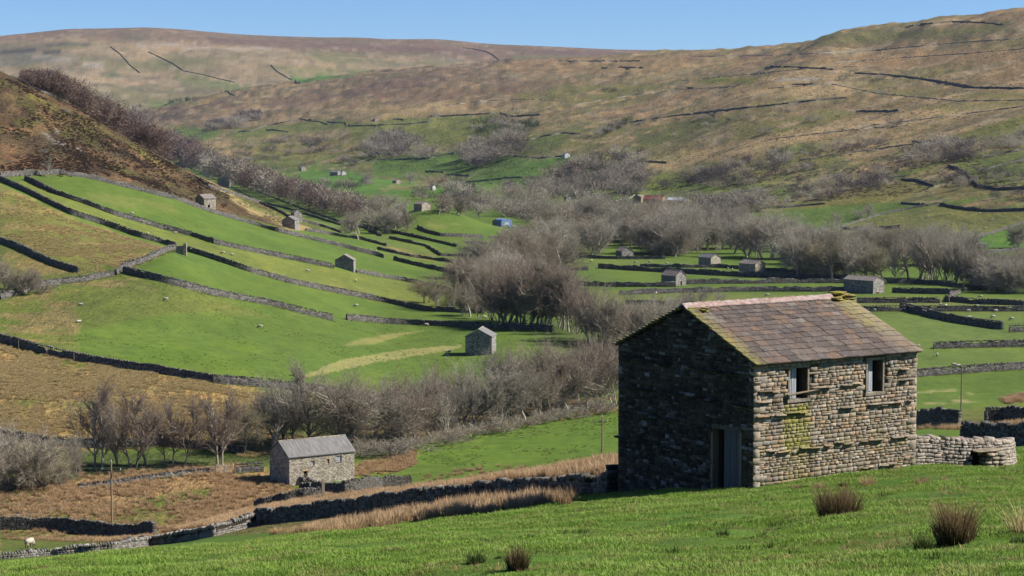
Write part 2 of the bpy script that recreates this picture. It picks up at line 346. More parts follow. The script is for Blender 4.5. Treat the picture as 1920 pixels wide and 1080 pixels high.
# --- left hill above the intake wall
LH = [(-500,-100),(0,100),(150,190),(300,280),(433,345),(560,395),(610,430),(540,430),(400,392),(320,366),(230,348),(160,331),(110,325),(45,327),(0,330),(-500,250)]
paint(LH, (.078,.050,.026), layers=[2], ro=1, wob=4)
D_ = X2*.9-Y2*.44
paint(LH, (.048,.031,.021), .95, layers=[2], wob=4, thr=-.08, seed=51, ns=(11,38)); paint(LH, (.075,.070,.022), .8, layers=[2], wob=4, thr=.10, seed=52, ns=(9,30)); paint(LH, (.14,.088,.048), .8, layers=[2], wob=4, thr=.20, seed=53, ns=(7,24))
paint([(0,250),(70,300),(140,325),(60,326),(0,310)], (.15,.088,.048), .8, layers=[2], thr=-.1, wob=6, ns=(7,20)); 
paint([(30,150),(80,185),(150,215),(230,262),(300,300),(300,310),(220,275),(140,232),(60,192)], (.13,.115,.03), .8, layers=[2], wob=5, thr=-.1)
paint([(62,238),(72,240),(110,262),(158,284),(150,287),(105,270)], SCR, .7, layers=[2], wob=4, thr=.0, ns=(4,8)); paint([(60,222),(100,240),(140,252),(142,258),(100,246)], SCR, .6, layers=[2], wob=4, thr=.1, ns=(4,8))
paint([(420,352),(470,372),(560,412),(590,430),(540,432),(470,400),(400,352)], (.30,.235,.11), .9, layers=[2], wob=4, ro=.8)
paint([(345,318),(405,332),(430,352),(400,345),(360,330)], (.24,.16,.085), .9, layers=[2], wob=3, ro=.9)
paint([(433,363),(533,395),(640,423),(640,445),(560,420),(480,395)], (.085,.11,.03), .9, layers=[2], wob=3)
# --- left hill parcels
paint([(0,345),(60,372),(133,408),(253,448),(325,467),(300,482),(233,508),(160,527),(0,460)], (.125,.130,.036), layers=[2], ro=.4, wob=2)
paint([(0,345),(60,372),(133,408),(253,448),(325,467),(300,482),(233,508),(160,527),(0,460)], TAN, .6, layers=[2], thr=.12, wob=2, seed=54, ns=(13,10), ro=.8)
paint([(60,470),(150,500),(235,500),(190,525),(150,520)], G2, .8, layers=[2], wob=6)
paint([(0,455),(100,497),(148,513),(110,533),(0,560)], (.10,.115,.03), layers=[2], ro=.6, wob=2); paint([(0,455),(148,513),(110,533),(0,560)], OCH, .6, layers=[2], thr=.05, wob=2, ro=.9)
paint([(47,340),(160,383),(300,428),(400,457),(520,484),(627,505),(773,532),(887,562),(907,588),(800,583),(640,552),(467,510),(340,465),(187,420),(60,367),(0,340)], (.112,.135,.030), layers=[2,0], wob=1, ro=.2)
paint([(440,500),(620,530),(760,560),(740,570),(560,530)], GY, .6, layers=[2,0], wob=8, thr=-.1)
paint([(100,345),(330,385),(330,400),(200,385)], (.11,.13,.035), .7, layers=[2], wob=8, thr=-.1)
paint([(0,562),(113,535),(230,510),(420,560),(460,580),(300,590),(140,620),(160,700),(0,640)], (.098,.118,.028), .9, layers=[2], wob=5, ro=.5)
paint([(0,562),(113,535),(230,510),(300,545),(140,560),(150,640),(0,640)], (.20,.15,.07), .7, layers=[2], wob=5, ro=.9, thr=.02, ns=(12,9), seed=55)
paint([(250,525),(480,575),(440,560),(600,600),(420,590),(200,560)], (.12,.13,.035), .5, layers=[2], wob=6, thr=.1)
# pale mown strips
paint([(600,690),(650,672),(760,655),(866,646),(866,652),(800,664),(700,680),(640,694),(560,712)], (.20,.19,.07), .9, wob=2, dmin=300, dmax=900)
paint([(660,640),(720,628),(800,618),(760,628),(700,645),(640,650)], (.185,.18,.062), .75, wob=3, dmin=300, dmax=900)
paint([(150,600),(260,640),(480,640),(500,720),(250,690)], (.085,.135,.014), .45, layers=[2], wob=8, thr=0, ns=(25,18))
# rough slope below the long wall
RS = [(-300,640),(0,640),(67,662),(213,689),(400,719),(480,726),(540,760),(500,840),(460,850),(300,835),(187,842),(87,835),(-300,820)]
paint(RS, (.225,.165,.068), layers=[2,0,1], ro=1, wob=3); paint(RS, (.10,.115,.03), .8, layers=[2,0,1], thr=.22, ro=.6, wob=3, seed=56, ns=(14,10)); paint(RS, RUSH, .6, layers=[2,0,1], thr=.15, seed=57, wob=3, ns=(7,5))
paint([(30,650),(130,675),(180,685),(150,690),(60,670)], G2, .7, layers=[2], wob=4)
paint([(480,726),(640,745),(900,766),(1160,770),(1160,760),(960,790),(700,840),(540,835)], (.085,.10,.03), .9, dmin=300, dmax=520, ro=.7, wob=4)
paint([(0,835),(187,845),(460,852),(700,830),(960,782),(1160,752),(1160,775),(960,800),(700,850),(440,880),(200,905),(0,925)], (.055,.075,.022), .9, dmin=300, dmax=520, ro=.8, wob=6)
# rushy pasture round the second barn
RF = [(-300,915),(0,910),(200,892),(330,880),(440,868),(500,880),(545,905),(600,925),(770,918),(1160,925),(1160,940),(640,985),(480,1000),(290,1010),(290,1030),(0,1040),(-300,1060)]
paint(RF, (.235,.155,.075), dmin=90, dmax=420, ro=1, wob=5)
paint(RF, (.095,.105,.028), .85, dmin=90, dmax=420, thr=.18, wob=4, ro=.7, seed=58, ns=(16,12))
paint([(250,940),(330,925),(400,915),(420,925),(340,945),(270,955)], (.075,.115,.02), .9, dmin=90, dmax=420, wob=6); paint([(130,950),(190,945),(200,955),(140,962)], (.08,.115,.022), .9, dmin=90, dmax=420, wob=5)
paint([(0,968),(40,962),(130,940),(134,944),(60,965),(0,985)], (.24,.23,.20), .95, dmin=90, dmax=420, wob=2)
paint([(0,1003),(60,1012),(250,1012),(290,1012),(220,1030),(90,1045),(0,1050)], (.085,.112,.024), .95, dmin=90, dmax=420, wob=4, ro=.4)
paint([(640,985),(800,958),(960,935),(1070,928),(1160,930),(1160,936),(1060,950),(860,980),(640,1002),(560,1008)], (.085,.115,.022), .9, dmin=60, dmax=240, wob=5)
paint([(600,918),(680,893),(780,870),(1160,862),(1160,700),(660,850),(655,893)], (.072,.122,.018), .95, layers=[0,1], dmin=285, dmax=500, wob=4)
paint([(660,872),(700,860),(780,842),(790,865),(740,885),(665,895)], (.20,.135,.06), .9, dmin=285, dmax=420, wob=6, ro=1, thr=-.2, ns=(8,6))
paint([(780,895),(900,880),(1160,866),(1160,905),(900,925),(770,930)], (.225,.14,.065), dmin=90, dmax=345, layers=[1], wob=3, ro=1)
# --- valley floor tints
for P, c in (([(1047,545),(1920,560),(1920,590),(1050,575)], G3), ([(1600,590),(1920,590),(1920,650),(1720,650)], (.088,.122,.030)), ([(1120,505),(1700,520),(1600,530),(1270,515)], (.10,.125,.03)),
             ([(1050,485),(1300,490),(1280,502),(1060,503)], (.092,.125,.03)), ([(1720,640),(1920,655),(1920,690),(1720,700)], (.085,.122,.027))):
    paint(P, c, .85, layers=[0], dmin=400, wob=4)
paint([(1712,735),(1800,730),(1850,750),(1780,762),(1712,765)], (.22,.20,.09), .8, layers=[0,1], dmin=280, thr=.1, ns=(7,4), wob=3)
paint([(1880,745),(1920,738),(1920,752),(1885,752)], RUSH, .9, dmin=180, dmax=700, wob=2, ro=1)
paint([(1800,770),(1920,755),(1920,795),(1800,805)], (.12,.125,.035), .8, dmin=180, dmax=500, ro=.6, wob=5)
paint([(1000,600),(1160,620),(1160,660),(1060,650)], (.06,.08,.025), .7, layers=[0], dmin=400, wob=6)
paint([(690,430),(900,480),(880,500),(720,480)], (.085,.115,.026), .8, layers=[0,2], wob=3)
paint([(700,455),(860,490),(880,505),(760,480)], (.21,.15,.07), .8, layers=[0,2], wob=4, thr=0, ns=(12,8), ro=.9)
paint([(800,405),(870,420),(860,430),(800,428)], (.15,.15,.05), .6, dmin=1000, dmax=1300, wob=4, thr=0)
# --- green parcels at the foot of the right hill
for P, c in (([(1330,408),(1450,395),(1560,385),(1690,378),(1740,387),(1647,408),(1577,432),(1400,418)], (.070,.115,.022)),
             ([(1560,432),(1647,405),(1760,385),(1850,399),(1920,398),(1920,420),(1813,450),(1700,450)], (.115,.120,.036)),
             ([(1813,450),(1920,420),(1920,462),(1813,468)], (.06,.125,.018)),
             ([(1778,300),(1920,275),(1920,350),(1833,348),(1807,325)], (.085,.112,.030)),
             ([(1450,395),(1560,375),(1700,340),(1740,350),(1690,376),(1560,386)], (.12,.112,.034)),
             ([(1280,330),(1500,310),(1780,255),(1920,215),(1920,262),(1700,275),(1560,290),(1400,330)], (.090,.108,.025)),
             ([(980,330),(1280,285),(1280,300),(1100,330),(980,350)], (.075,.115,.022)),
             ([(838,348),(980,300),(1080,292),(1060,310),(980,335),(838,365)], (.058,.118,.020)),
             ([(700,300),(840,285),(900,280),(1000,300),(830,342),(700,330)], (.060,.115,.020)),
             ([(560,318),(660,320),(700,335),(660,360),(560,350)], (.055,.125,.020)), ([(700,335),(830,345),(830,365),(640,365)], (.055,.122,.020)),
             ([(657,238),(737,222),(810,220),(930,212),(960,250),(800,275),(660,262)], (.088,.108,.028)), ([(420,245),(640,222),(700,236),(560,250),(440,262)], (.085,.105,.030)),
             ([(960,262),(1060,250),(1060,268),(975,275)], (.08,.112,.024)), ([(310,236),(420,245),(400,262),(350,262)], (.07,.115,.03)),
             ([(1300,145),(1420,145),(1410,157),(1320,157)], (.095,.105,.022)), ([(980,385),(1050,380),(1050,398),(985,402)], (.07,.12,.02)),
             ([(960,325),(1055,320),(1050,345),(970,350)], (.06,.12,.02)), ([(1090,330),(1340,330),(1250,355),(1110,365)], (.085,.11,.024))):
    paint(P, c, .85, dmin=1000, layers=[0,3], wob=4)
paint([(1750,384),(1920,395),(1920,360),(1830,352),(1760,352)], (.15,.11,.05), .7, dmin=1000, layers=[3], thr=.0, ns=(20,20), wob=5, ro=1)
paint([(700,345),(860,330),(830,350),(720,360)], (.20,.15,.08), .6, dmin=1200, thr=0, wob=4)
paint([(1440,143),(1560,146),(1560,153),(1450,152)], (.22,.21,.20), .8, dmin=1800, thr=.05, ns=(16,12), wob=4)
paint([(1530,62),(1590,62),(1800,52),(1900,36),(1880,60),(1700,75),(1530,85)], (.10,.10,.038), .8, dmin=2500, wob=4)
OL = (.105, .105, .034); DG = (.070, .085, .026); ST_ = (.27, .20, .11); TN = (.20, .135, .072)
for P, c, am in (([(960,178),(1060,160),(1250,158),(1180,185),(1000,202)], OL, .8), ([(1185,245),(1300,220),(1400,222),(1280,262),(1200,278)], DG, .8), ([(1370,236),(1560,202),(1610,216),(1480,250),(1380,264)], OL, .85), ([(1400,283),(1520,264),(1600,256),(1500,290)], (.08,.11,.028), .85),
    ([(960,232),(1100,226),(1180,240),(1100,290),(980,302)], DG, .7), ([(1300,304),(1480,292),(1600,276),(1500,322),(1320,346)], OL, .7), ([(1180,304),(1400,264),(1600,226),(1920,188),(1920,204),(1640,240),(1420,286),(1250,320)], ST_, .75),
    ([(1450,112),(1920,88),(1920,128),(1560,126)], TN, .7), ([(960,112),(1400,100),(1500,106),(1200,134),(960,142)], TN, .7), ([(1300,176),(1600,160),(1700,172),(1500,186),(1320,198)], ST_, .6), ([(700,175),(960,150),(1100,150),(900,185),(720,205)], (.12,.075,.055), .6),
    ([(640,200),(900,192),(960,205),(800,214),(660,222)], ST_, .6), ([(1600,160),(1920,175),(1920,186),(1700,182)], OL, .7), ([(1560,280),(1700,262),(1720,270),(1600,300)], ST_, .6), ([(1620,306),(1700,300),(1700,316),(1600,330)], ST_, .6),
    ([(450,262),(640,262),(700,280),(560,300),(470,290)], OL, .7), ([(330,262),(430,262),(470,300),(420,300)], ST_, .5), ([(1240,342),(1400,332),(1440,350),(1300,370)], (.08,.112,.026), .8), ([(880,262),(960,250),(990,290),(930,300)], DG, .8),
    ([(1700,200),(1920,186),(1920,200),(1760,212)], OL, .6), ([(1280,106),(1560,96),(1560,104),(1300,114)], (.11,.07,.055), .6), ([(500,185),(640,160),(800,140),(820,150),(660,180),(520,205)], (.105,.068,.055), .6)):
    paint(P, c, am, dmin=1100, layers=[3], wob=7, soft=5, thr=-.22, ns=(60, 30))
for P in ([(150,118),(190,114),(200,120),(160,124)], [(250,84),(330,82),(340,86),(260,89)], [(60,106),(130,104),(150,110),(80,114)], [(420,90),(500,88),(510,93),(430,95)], [(340,86),(400,90),(390,94),(345,92)]): paint(P, (.29,.25,.22), .6, dmin=4700, wob=3, soft=2)
# variation inside everything
v = 1+.14*fbm(X2/6, Y2/9, 4, 81)+.10*fbm(X2/40, Y2/55, 3, 82)
Ccol = np.clip(Ccol*v[..., None], .01, .6)
nn = (LAYER == 1)*sst(240, 120, Y2)
Ccol[..., 0] *= 1+nn*.20*fbm(X2/2.2, Y2/3, 4, 83); Ccol[..., 1] *= 1+nn*.06*fbm(X2/2.2, Y2/3, 4, 84)
XYZ = np.stack([X2, Y2, Z+EYE], -1).reshape(-1, 3); nr = len(YR)
idx = np.arange(nr*NU).reshape(nr, NU)
Fq = np.stack([idx[:-1, :-1], idx[:-1, 1:], idx[1:, 1:], idx[1:, :-1]], -1).reshape(-1, 4)
# nearest patch under and behind the camera, and skirts left, right and behind so the sheet reaches past the view
V_ = [XYZ]; extra = []; base = len(XYZ)
def skirt(loop_idx, pts):
    global base
    V_.append(np.array(pts, float)); k = len(pts); li = np.array(loop_idx)
    extra.append(np.stack([li[:-1], li[1:], np.arange(base+1, base+k), np.arange(base, base+k-1)], -1)); base += k
L_e = idx[:, 0]; R_e = idx[:, -1]; N_e = idx[0]; B_e = idx[-1]
skirt(L_e[::-1], [(XYZ[i][0]*2.2-6, XYZ[i][1]*.75-2, XYZ[i][2]-.03*XYZ[i][1]*0) for i in L_e[::-1]])
skirt(R_e, [(XYZ[i][0]*2.2+6, XYZ[i][1]*.75-2, XYZ[i][2]) for i in R_e])
skirt(N_e[::-1], [(XYZ[i][0]*3, -14, EYE-1.0+XYZ[i][0]*.1) for i in N_e[::-1]])
skirt(B_e, [(XYZ[i][0]*1.5, 14000, EYE-60) for i in B_e])
VV = np.concatenate(V_); FF = np.concatenate([Fq]+extra)
ca = np.concatenate([np.c_[Ccol.reshape(-1, 3), np.ones(nr*NU)], np.tile([.1, .11, .035, 1], (len(VV)-nr*NU, 1))])
ra = np.r_[rough.ravel(), np.full(len(VV)-nr*NU, .5)]
g = N('ground_cover', .95, .1); P = g.pos()
cd = g.node('ShaderNodeVectorMath', 0, operation='SCALE'); 
c0 = g.attr('cover', 0); rr = g.attr('rough', 2)
nA = g.noise(P, 2.2, 4, .75); nB = g.noise(P, .35, 3, .65); nC = g.noise(g.scale(P, (.8, .3, 1)), .06, 3, .6); nD = g.noise(P, 11, 2, .7)
v1 = g.ramp(nA, [(.3, .45), (.5, .95), (.72, 1.5)]); v1b = g.ramp(nD, [(.3, .70), (.7, 1.3)])
c1 = g.mix(1, c0, g.mix(g.math('MULTIPLY_ADD', rr, .6, .3), 1.0, v1), 'MULTIPLY')
c1 = g.mix(1, c1, g.mix(.55, 1.0, v1b), 'MULTIPLY')
c1 = g.mix(1, c1, g.ramp(nB, [(.3, (.78, .82, .8)), (.5, (1, 1, 1)), (.7, (1.25, 1.14, 1.05))]), 'MULTIPLY')
c1 = g.mix(1, c1, g.ramp(nC, [(.35, (.86, .9, .9)), (.65, (1.12, 1.06, 1.0))]), 'MULTIPLY')
nE = g.noise(g.scale(P, (.30, .075, .35)), 1.0, 5, .75); nG = g.noise(g.scale(P, (.035, .012, .05)), 1.0, 6, .72); nF = g.noise(g.scale(P, (1, .6, 1.5)), .9, 4, .75)
dst = g.math('MULTIPLY', g.node('ShaderNodeSeparateXYZ', 1, Vector=P), .001)      # far slopes carry coarser clumps
fr = g.math('MULTIPLY', rr, g.ramp(dst, [(.30, .25), (.9, .72)]))
c1 = g.mix(fr, c1, g.mix(1, c1, g.ramp(nG, [(.34, (.60, .61, .58)), (.5, (1, 1, 1)), (.68, (1.35, 1.27, 1.18))]), 'MULTIPLY'))
c1 = g.mix(fr, c1, g.mix(1, c1, g.ramp(nE, [(.34, (.38, .38, .36)), (.45, (.84, .84, .82)), (.55, (1.08, 1.06, 1.02)), (.68, (1.6, 1.5, 1.4))]), 'MULTIPLY'))
c1 = g.mix(rr, c1, g.mix(1, c1, g.ramp(nF, [(.34, (.55, .58, .52)), (.5, (1, 1, 1)), (.66, (1.38, 1.32, 1.25))]), 'MULTIPLY'))
g.color(c1); hb = g.math('ADD', g.math('MULTIPLY', nA, g.math('MULTIPLY_ADD', rr, 1.0, .3)), g.math('MULTIPLY', nB, .9))
bp = g.n.new('ShaderNodeBump'); bp.inputs['Distance'].default_value = .5; bp.inputs['Strength'].default_value = .55; g.l.new(hb, bp.inputs['Height'])
b2 = g.n.new('ShaderNodeBump'); b2.inputs['Distance'].default_value = 2.2; g.l.new(g.math('MULTIPLY', rr, .75), b2.inputs['Strength']); g.l.new(nE, b2.inputs['Height']); g.l.new(bp.outputs[0], b2.inputs['Normal']); g.l.new(b2.outputs[0], g.b.inputs['Normal'])
GROUND = mesh_np('ground', VV, FF, g.m, {'cover': ('POINT', 'FLOAT_COLOR', ca), 'rough': ('POINT', 'FLOAT', ra)}, smooth=True)
gr = link('ground', GROUND, kind='structure')
# ================================================================ stonework
def rock(seed, free=False):
    """a roughly squared walling stone in a unit box, face towards -Y"""
    r = np.random.default_rng(seed); j = lambda s: r.uniform(-s, s, 3)
    q = [(-.5, -.5), (.5, -.5), (.5, .5), (-.5, .5)]; v = []
    for x, z in q: v.append(np.array([x, .5, z])+j(.02))
    for x, z in q: v.append(np.array([x, -.36, z])+j(.045))
    for x, z in q: v.append(np.array([x*r.uniform(.84, .95), -.5, z*r.uniform(.76, .92)])+j(.05))
    f = []
    for a in (0, 4): f += [(a+i, a+(i+1) % 4, a+4+(i+1) % 4, a+4+i) for i in range(4)]
    f.append((8, 9, 10, 11)); f.append((3, 2, 1, 0))
    return np.array(v), np.array(f)
ROCKS = [rock(s) for s in range(12)]
def block(seed):
    v, f = rock(seed); r = np.random.default_rng(seed); v[4:8] = [(x, -.40, z) for x, z in ((-.5, -.5), (.5, -.5), (.5, .5), (-.5, .5))]; v[8:] = [(x*.94, -.5, z*.90) for x, z in ((-.5, -.5), (.5, -.5), (.5, .5), (-.5, .5))]
    return v+r.uniform(-.018, .018, v.shape), f
ROCKS += [block(s) for s in range(90, 94)]
def stone_mat(name, stops, dark=.55, moss=None, sc=1.0, lich=None):
    g = N(name, .92, .15); P = g.pos(); oi = g.n.new('ShaderNodeObjectInfo')
    rn = g.math('FRACT', g.math('ADD', g.attr('rnd'), oi.outputs['Random'])); c = g.ramp(rn, stops)
    nz = g.noise(P, 7*sc, 5, .7); c = g.mix(1, c, g.ramp(nz, [(.28, dark), (.5, .95), (.72, 1.35)]), 'MULTIPLY')
    nl = g.noise(P, 2.6*sc, 4, .65); c = g.mix(g.ramp(nl, [(.56, 0), (.66, .55)]), c, (.42, .41, .37) if lich is None else lich)
    nd = g.noise(P, 1.3*sc, 4, .7); c = g.mix(g.ramp(nd, [(.52, 0), (.68, .6)]), c, (.075, .066, .045))
    if moss: c = moss(g, P, c)
    g.color(c); g.bump(g.noise(P, 22*sc, 4, .7), .03, .8); return g.m
STW = [(0, (.13, .10, .068)), (.2, (.21, .165, .115)), (.4, (.265, .215, .15)), (.6, (.195, .17, .14)), (.75, (.32, .25, .17)), (.88, (.28, .175, .10)), (1, (.36, .31, .24))]
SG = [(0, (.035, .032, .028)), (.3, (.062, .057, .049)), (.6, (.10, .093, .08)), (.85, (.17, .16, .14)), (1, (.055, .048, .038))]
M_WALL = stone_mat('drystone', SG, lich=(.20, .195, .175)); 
def far_stone(name, a, b, gap, sc):
    g = N(name, .95, .1); P = g.scale(g.pos(), (1, 1, 1.7)); n = g.n.new('ShaderNodeTexVoronoi'); n.inputs['Scale'].default_value = sc; g.l.new(P, n.inputs['Vector'])
    v = g.n.new('ShaderNodeTexVoronoi'); v.feature = 'DISTANCE_TO_EDGE'; v.inputs['Scale'].default_value = sc; g.l.new(P, v.inputs['Vector'])
    bw = g.n.new('ShaderNodeRGBToBW'); g.l.new(n.outputs['Color'], bw.inputs[0]); c = g.ramp(bw.outputs[0], [(.25, a), (.75, b)])
    c = g.mix(g.ramp(v.outputs[0], [(.0, .75), (.09, 0)]), c, gap); c = g.mix(1, c, g.ramp(g.noise(g.pos(), .8, 4, .7), [(.3, .6), (.7, 1.3)]), 'MULTIPLY')
    g.color(c); g.bump(v.outputs[0], .12, .8); return g.m
M_FARW = far_stone('drystone_distant', (.055, .05, .044), (.165, .155, .14), (.022, .02, .017), 2.6)
M_HILLW = far_stone('drystone_hill', (.09, .083, .073), (.15, .14, .125), (.06, .055, .05), 1.2)
M_LITW = far_stone('drystone_lit', (.19, .175, .15), (.27, .25, .22), (.15, .135, .115), 1.2)  # brightened stone: sunlit rubble tops put into the wall colour
def stones_merge(items, place):
    """items: (template, s, d, z, ls, dd, lz, rnd, tilt); place maps (s,d,z)->(x,y,z)"""
    Vs, Fs, As = [], [], []; o = 0
    it = np.array([i[1:] for i in items]); tp = np.array([i[0] for i in items])
    for t in range(len(ROCKS)):
        m = it[tp == t]
        if not len(m): continue
        v, f = ROCKS[t]; n = len(m); V = np.empty((n, len(v), 3))
        ca, sa = np.cos(m[:, 7])[:, None], np.sin(m[:, 7])[:, None]
        lx = v[:, 0]*m[:, 3:4]; lz = v[:, 2]*m[:, 5:6]
        V[..., 0] = m[:, 0:1]+lx*ca-lz*sa; V[..., 1] = m[:, 1:2]+v[:, 1]*m[:, 4:5]; V[..., 2] = m[:, 2:3]+lx*sa+lz*ca
        Vs.append(V.reshape(-1, 3)); Fs.append((f[None]+(np.arange(n)*len(v))[:, None, None]+o).reshape(-1, 4)); o += n*len(v)
        As.append(np.repeat(m[:, 6], len(f)))
    V = np.concatenate(Vs); x, y, z = place(V[:, 0], V[:, 1], V[:, 2])
    return np.c_[x, y, z], np.concatenate(Fs), np.concatenate(As)
def lay(L, top, bot, hmin, hmax, lmin, lmax, holes=(), r=None, prot=.03, taper=None):
    """courses of stones over a face: returns items for stones_merge"""
    r = r or np.random.default_rng(3); out = []; z = bot
    while z < top(0) if callable(top) and False else z < 12:
        h = r.uniform(hmin, hmax); s = -r.uniform(0, lmin); any_ = False
        while s < L:
            l = r.uniform(lmin, lmax)*(1 if r.random() > .12 else 1.5); hh = h*(1 if r.random() > .05 else 1.0)
            a, b = max(s, 0), min(s+l, L); c = (a+b)/2; s += l
            if b-a < lmin*.45: continue
            if z+h*.5 > top(c): continue
            any_ = True; zt = min(z+hh, top(c)+.02)
            if any(c+(b-a)*.35 > x0 and c-(b-a)*.35 < x1 and z+h*.6 > z0 and z+h*.4 < z1 for x0, x1, z0, z1 in holes): continue
            if h > hmin*1.5 and r.random() < .22:         # two thin stones instead of one
                k = r.uniform(.4, .6); parts = ((z, z+(zt-z)*k), (z+(zt-z)*k, zt))
            else: parts = ((z, zt),)
            for za, zb in parts:
                out.append((int(r.integers(12)), c, -r.uniform(0, prot)+.09, (za+zb)/2, (b-a)-.007, .2+r.uniform(0, prot), (zb-za)-.005, r.random(), r.normal(0, .012)))
        z += h
        if not any_ and z > bot+.5: break
    return out
class Path:
    """plan polyline with ground heights; maps (s, d, z) to the world, d positive away from the camera"""
    def __init__(s, P, base=None):
        P = np.array(P, float); k = [0]+[i for i in range(1, len(P)) if np.hypot(*(P[i, :2]-P[i-1, :2])) > .05]; s.P = P[k]
        s.S = np.r_[0, np.cumsum(np.hypot(*np.diff(s.P[:, :2], axis=0).T))]; s.L = s.S[-1]; s.base = base
    def xy(s, q): return np.interp(q, s.S, s.P[:, 0]), np.interp(q, s.S, s.P[:, 1])
    def __call__(s, q, d, z):
        q = np.asarray(q, float); x, y = s.xy(q); e = .6
        x0, y0 = s.xy(np.clip(q-e, 0, s.L)); x1, y1 = s.xy(np.clip(q+e, 0, s.L)); tx, ty = x1-x0, y1-y0; l = np.hypot(tx, ty)+1e-9; nx, ny = -ty/l, tx/l
        ex = q-np.clip(q, 0, s.L)
        X = x+nx*d+ex*tx/l; Y = y+ny*d+ex*ty/l
        b = ground(x, y) if s.base is None else s.base
        return X, Y, b+z
WALLG = 'drystone field walls'
WPATHS = []
def shell_wall(pth, h, D, mat, name, label=None, group=WALLG, cope=True, seed=0, w=.34, part=None):
    r = np.random.default_rng(seed+int(abs(pth.P[0, 0])*7)); ds = float(np.clip(D*.0016, .28, 3.2)); n = max(3, int(pth.L/ds)); S = np.linspace(0, pth.L, n)
    hh = h*(1+.15*vn(S/6, S*0+seed, 5)+.10*vn(S/1.4, S*0, 6)-.35*np.maximum(0, vn(S/3.1, S*0+seed*3, 7)-.72)/.28); jt = .08+ds*.05; WPATHS.append((pth, D))
    prof = [(-w*1.05, -.35), (-w*.98, .35*h), (-w*.7, .80*h), (-w*.5, h), (w*.5, h), (w*.7, .80*h), (w*1.05, -.35)]
    if D > 900: prof = [prof[0], prof[3], prof[4], prof[6]]
    V = []
    for i, (d, z) in enumerate(prof):
        q = S+r.uniform(-.2, .2, n)*ds; q[0] = 0; q[-1] = pth.L; zz = z+(r.normal(0, jt, n) if z > 0 else 0)+(hh-h if z > .5*h else 0)
        V.append(np.stack(pth(q, d+r.normal(0, .035, n), zz), -1))
    V = np.stack(V, 1); k = len(prof); V = V.reshape(-1, 3); i = np.arange(n-1)[:, None]*k+np.arange(k-1)[None]
    Fq = np.stack([i, i+k, i+k+1, i+1], -1).reshape(-1, 4)
    e0 = [tuple(range(k)), tuple((n-1)*k+j for j in range(k))[::-1]]
    faces = [tuple(f) for f in Fq]+e0
    if cope and D < 720:      # the upright capping stones
        st = max(ds*.9, .26); ns = int(pth.L/st); its = [(int(r.integers(12)), (a+.5)*st, 0, h*(1+.08*math.sin(a*.11*st))+.07+r.normal(0, .03), st*r.uniform(.5, .95), w*1.5, r.uniform(.2, .42), r.random(), r.normal(.15, .3)) for a in range(ns) if r.random() > .06]
        Vc, Fc, _ = stones_merge(its, pth); faces += [tuple(f+len(V)) for f in Fc]; V = np.r_[V, Vc]
    o = link(name, mesh_np(name, V, faces, mat), part)
    if label: tag(o, label, 'wall', group); o['kind'] = 'thing'
    return o
def rubble_wall(px, h_, label, seed=0, pts=None, nobj=0, ends=True, hm=(.10, .20), lm=(.18, .42), mat=None, hole=(), path=None, pk=None, cs=1.0):
    """near wall: stones laid in courses over a dark hearting, capping stones on top"""
    pth = path or Path(pts or pick_line(px, 8, **(pk or {}))); h = h_[0] if isinstance(h_, tuple) else h_; h9 = h_[1] if isinstance(h_, tuple) else h_; D = float(np.mean(pth.P[:, 1])); r = np.random.default_rng(seed+90); mat = mat or M_WALL
    x, y = pth.xy(0); b = float(ground(x, y)); t = thing('stone_wall', label, 'wall', (float(x), float(y), b), 0, WALLG); t['kind'] = 'thing'
    off = np.array([float(x), float(y), b])
    top = lambda s: (h+(h9-h)*s/pth.L)*(1+(.08*math.sin(s*.35+seed)+.05*math.sin(s*1.7+seed)+.04*math.sin(s*.9) if nobj == 0 else .03*math.sin(s*.6)))
    its = lay(pth.L, top, -.3, hm[0], hm[1], lm[0], lm[1], hole, r, .05)
    its = [(a, s, d-.30+.10*max(z, 0)/h, z, l, dd, hz, rn, ti) for a, s, d, z, l, dd, hz, rn, ti in its]
    st = .24; cap = [(int(r.integers(12)), (a+.5)*st, .02, top(a*st)+.10*cs+r.normal(0, .04*cs), st*r.uniform(.5, 1.0)/cs**.5, .48, cs*r.uniform(.22, .42), r.random(), r.normal(.12, .3)) for a in range(int(pth.L/st)) if r.random() > .05]
    if ends:                                                 # squared wall heads
        for s0 in (0, pth.L):
            z = -.2
            while z < h: hz = r.uniform(*hm); its.append((0, s0, -.02, z+hz/2, .22, .62, hz-.01, r.random(), 0)); z += hz
    # core
    n = max(3, int(pth.L/.8)); S = np.linspace(0.05, pth.L-.05, n); V = np.stack([np.stack(pth(S, d, np.full(n, z)+(np.array([top(q) for q in S])-h if z > 0 else 0)), -1) for d, z in ((-.24, -.4), (-.13, h-.03), (.2, h-.03), (.34, -.4))], 1).reshape(-1, 3)-off
    i = np.arange(n-1)[:, None]*4+np.arange(3)[None]; Fq = np.stack([i, i+4, i+5, i+1], -1).reshape(-1, 4)
    link('hearting', mesh_np('hearting', V, [tuple(f) for f in Fq]+[(0, 1, 2, 3), ((n-1)*4+3, (n-1)*4+2, (n-1)*4+1, (n-1)*4)], M_CORE), t)
    if nobj:
        its.sort(key=lambda q: -q[4]*q[6]*(1 if q[3] > 0 else 0)); ob, its = its[:nobj], its[nobj:]
        for q in ob: stone_obj(q, pth, off, t, mat)
    for nm, li in (('rubble_stones', its), ('capping_stones', cap)):
        if li:
            V, Fc, Aq = stones_merge(li, pth); o = link(nm, mesh_np(nm, V-off, Fc, mat, {'rnd': ('FACE', 'FLOAT', Aq)}), t); o['kind'] = 'stuff'
    return t
RM = {}
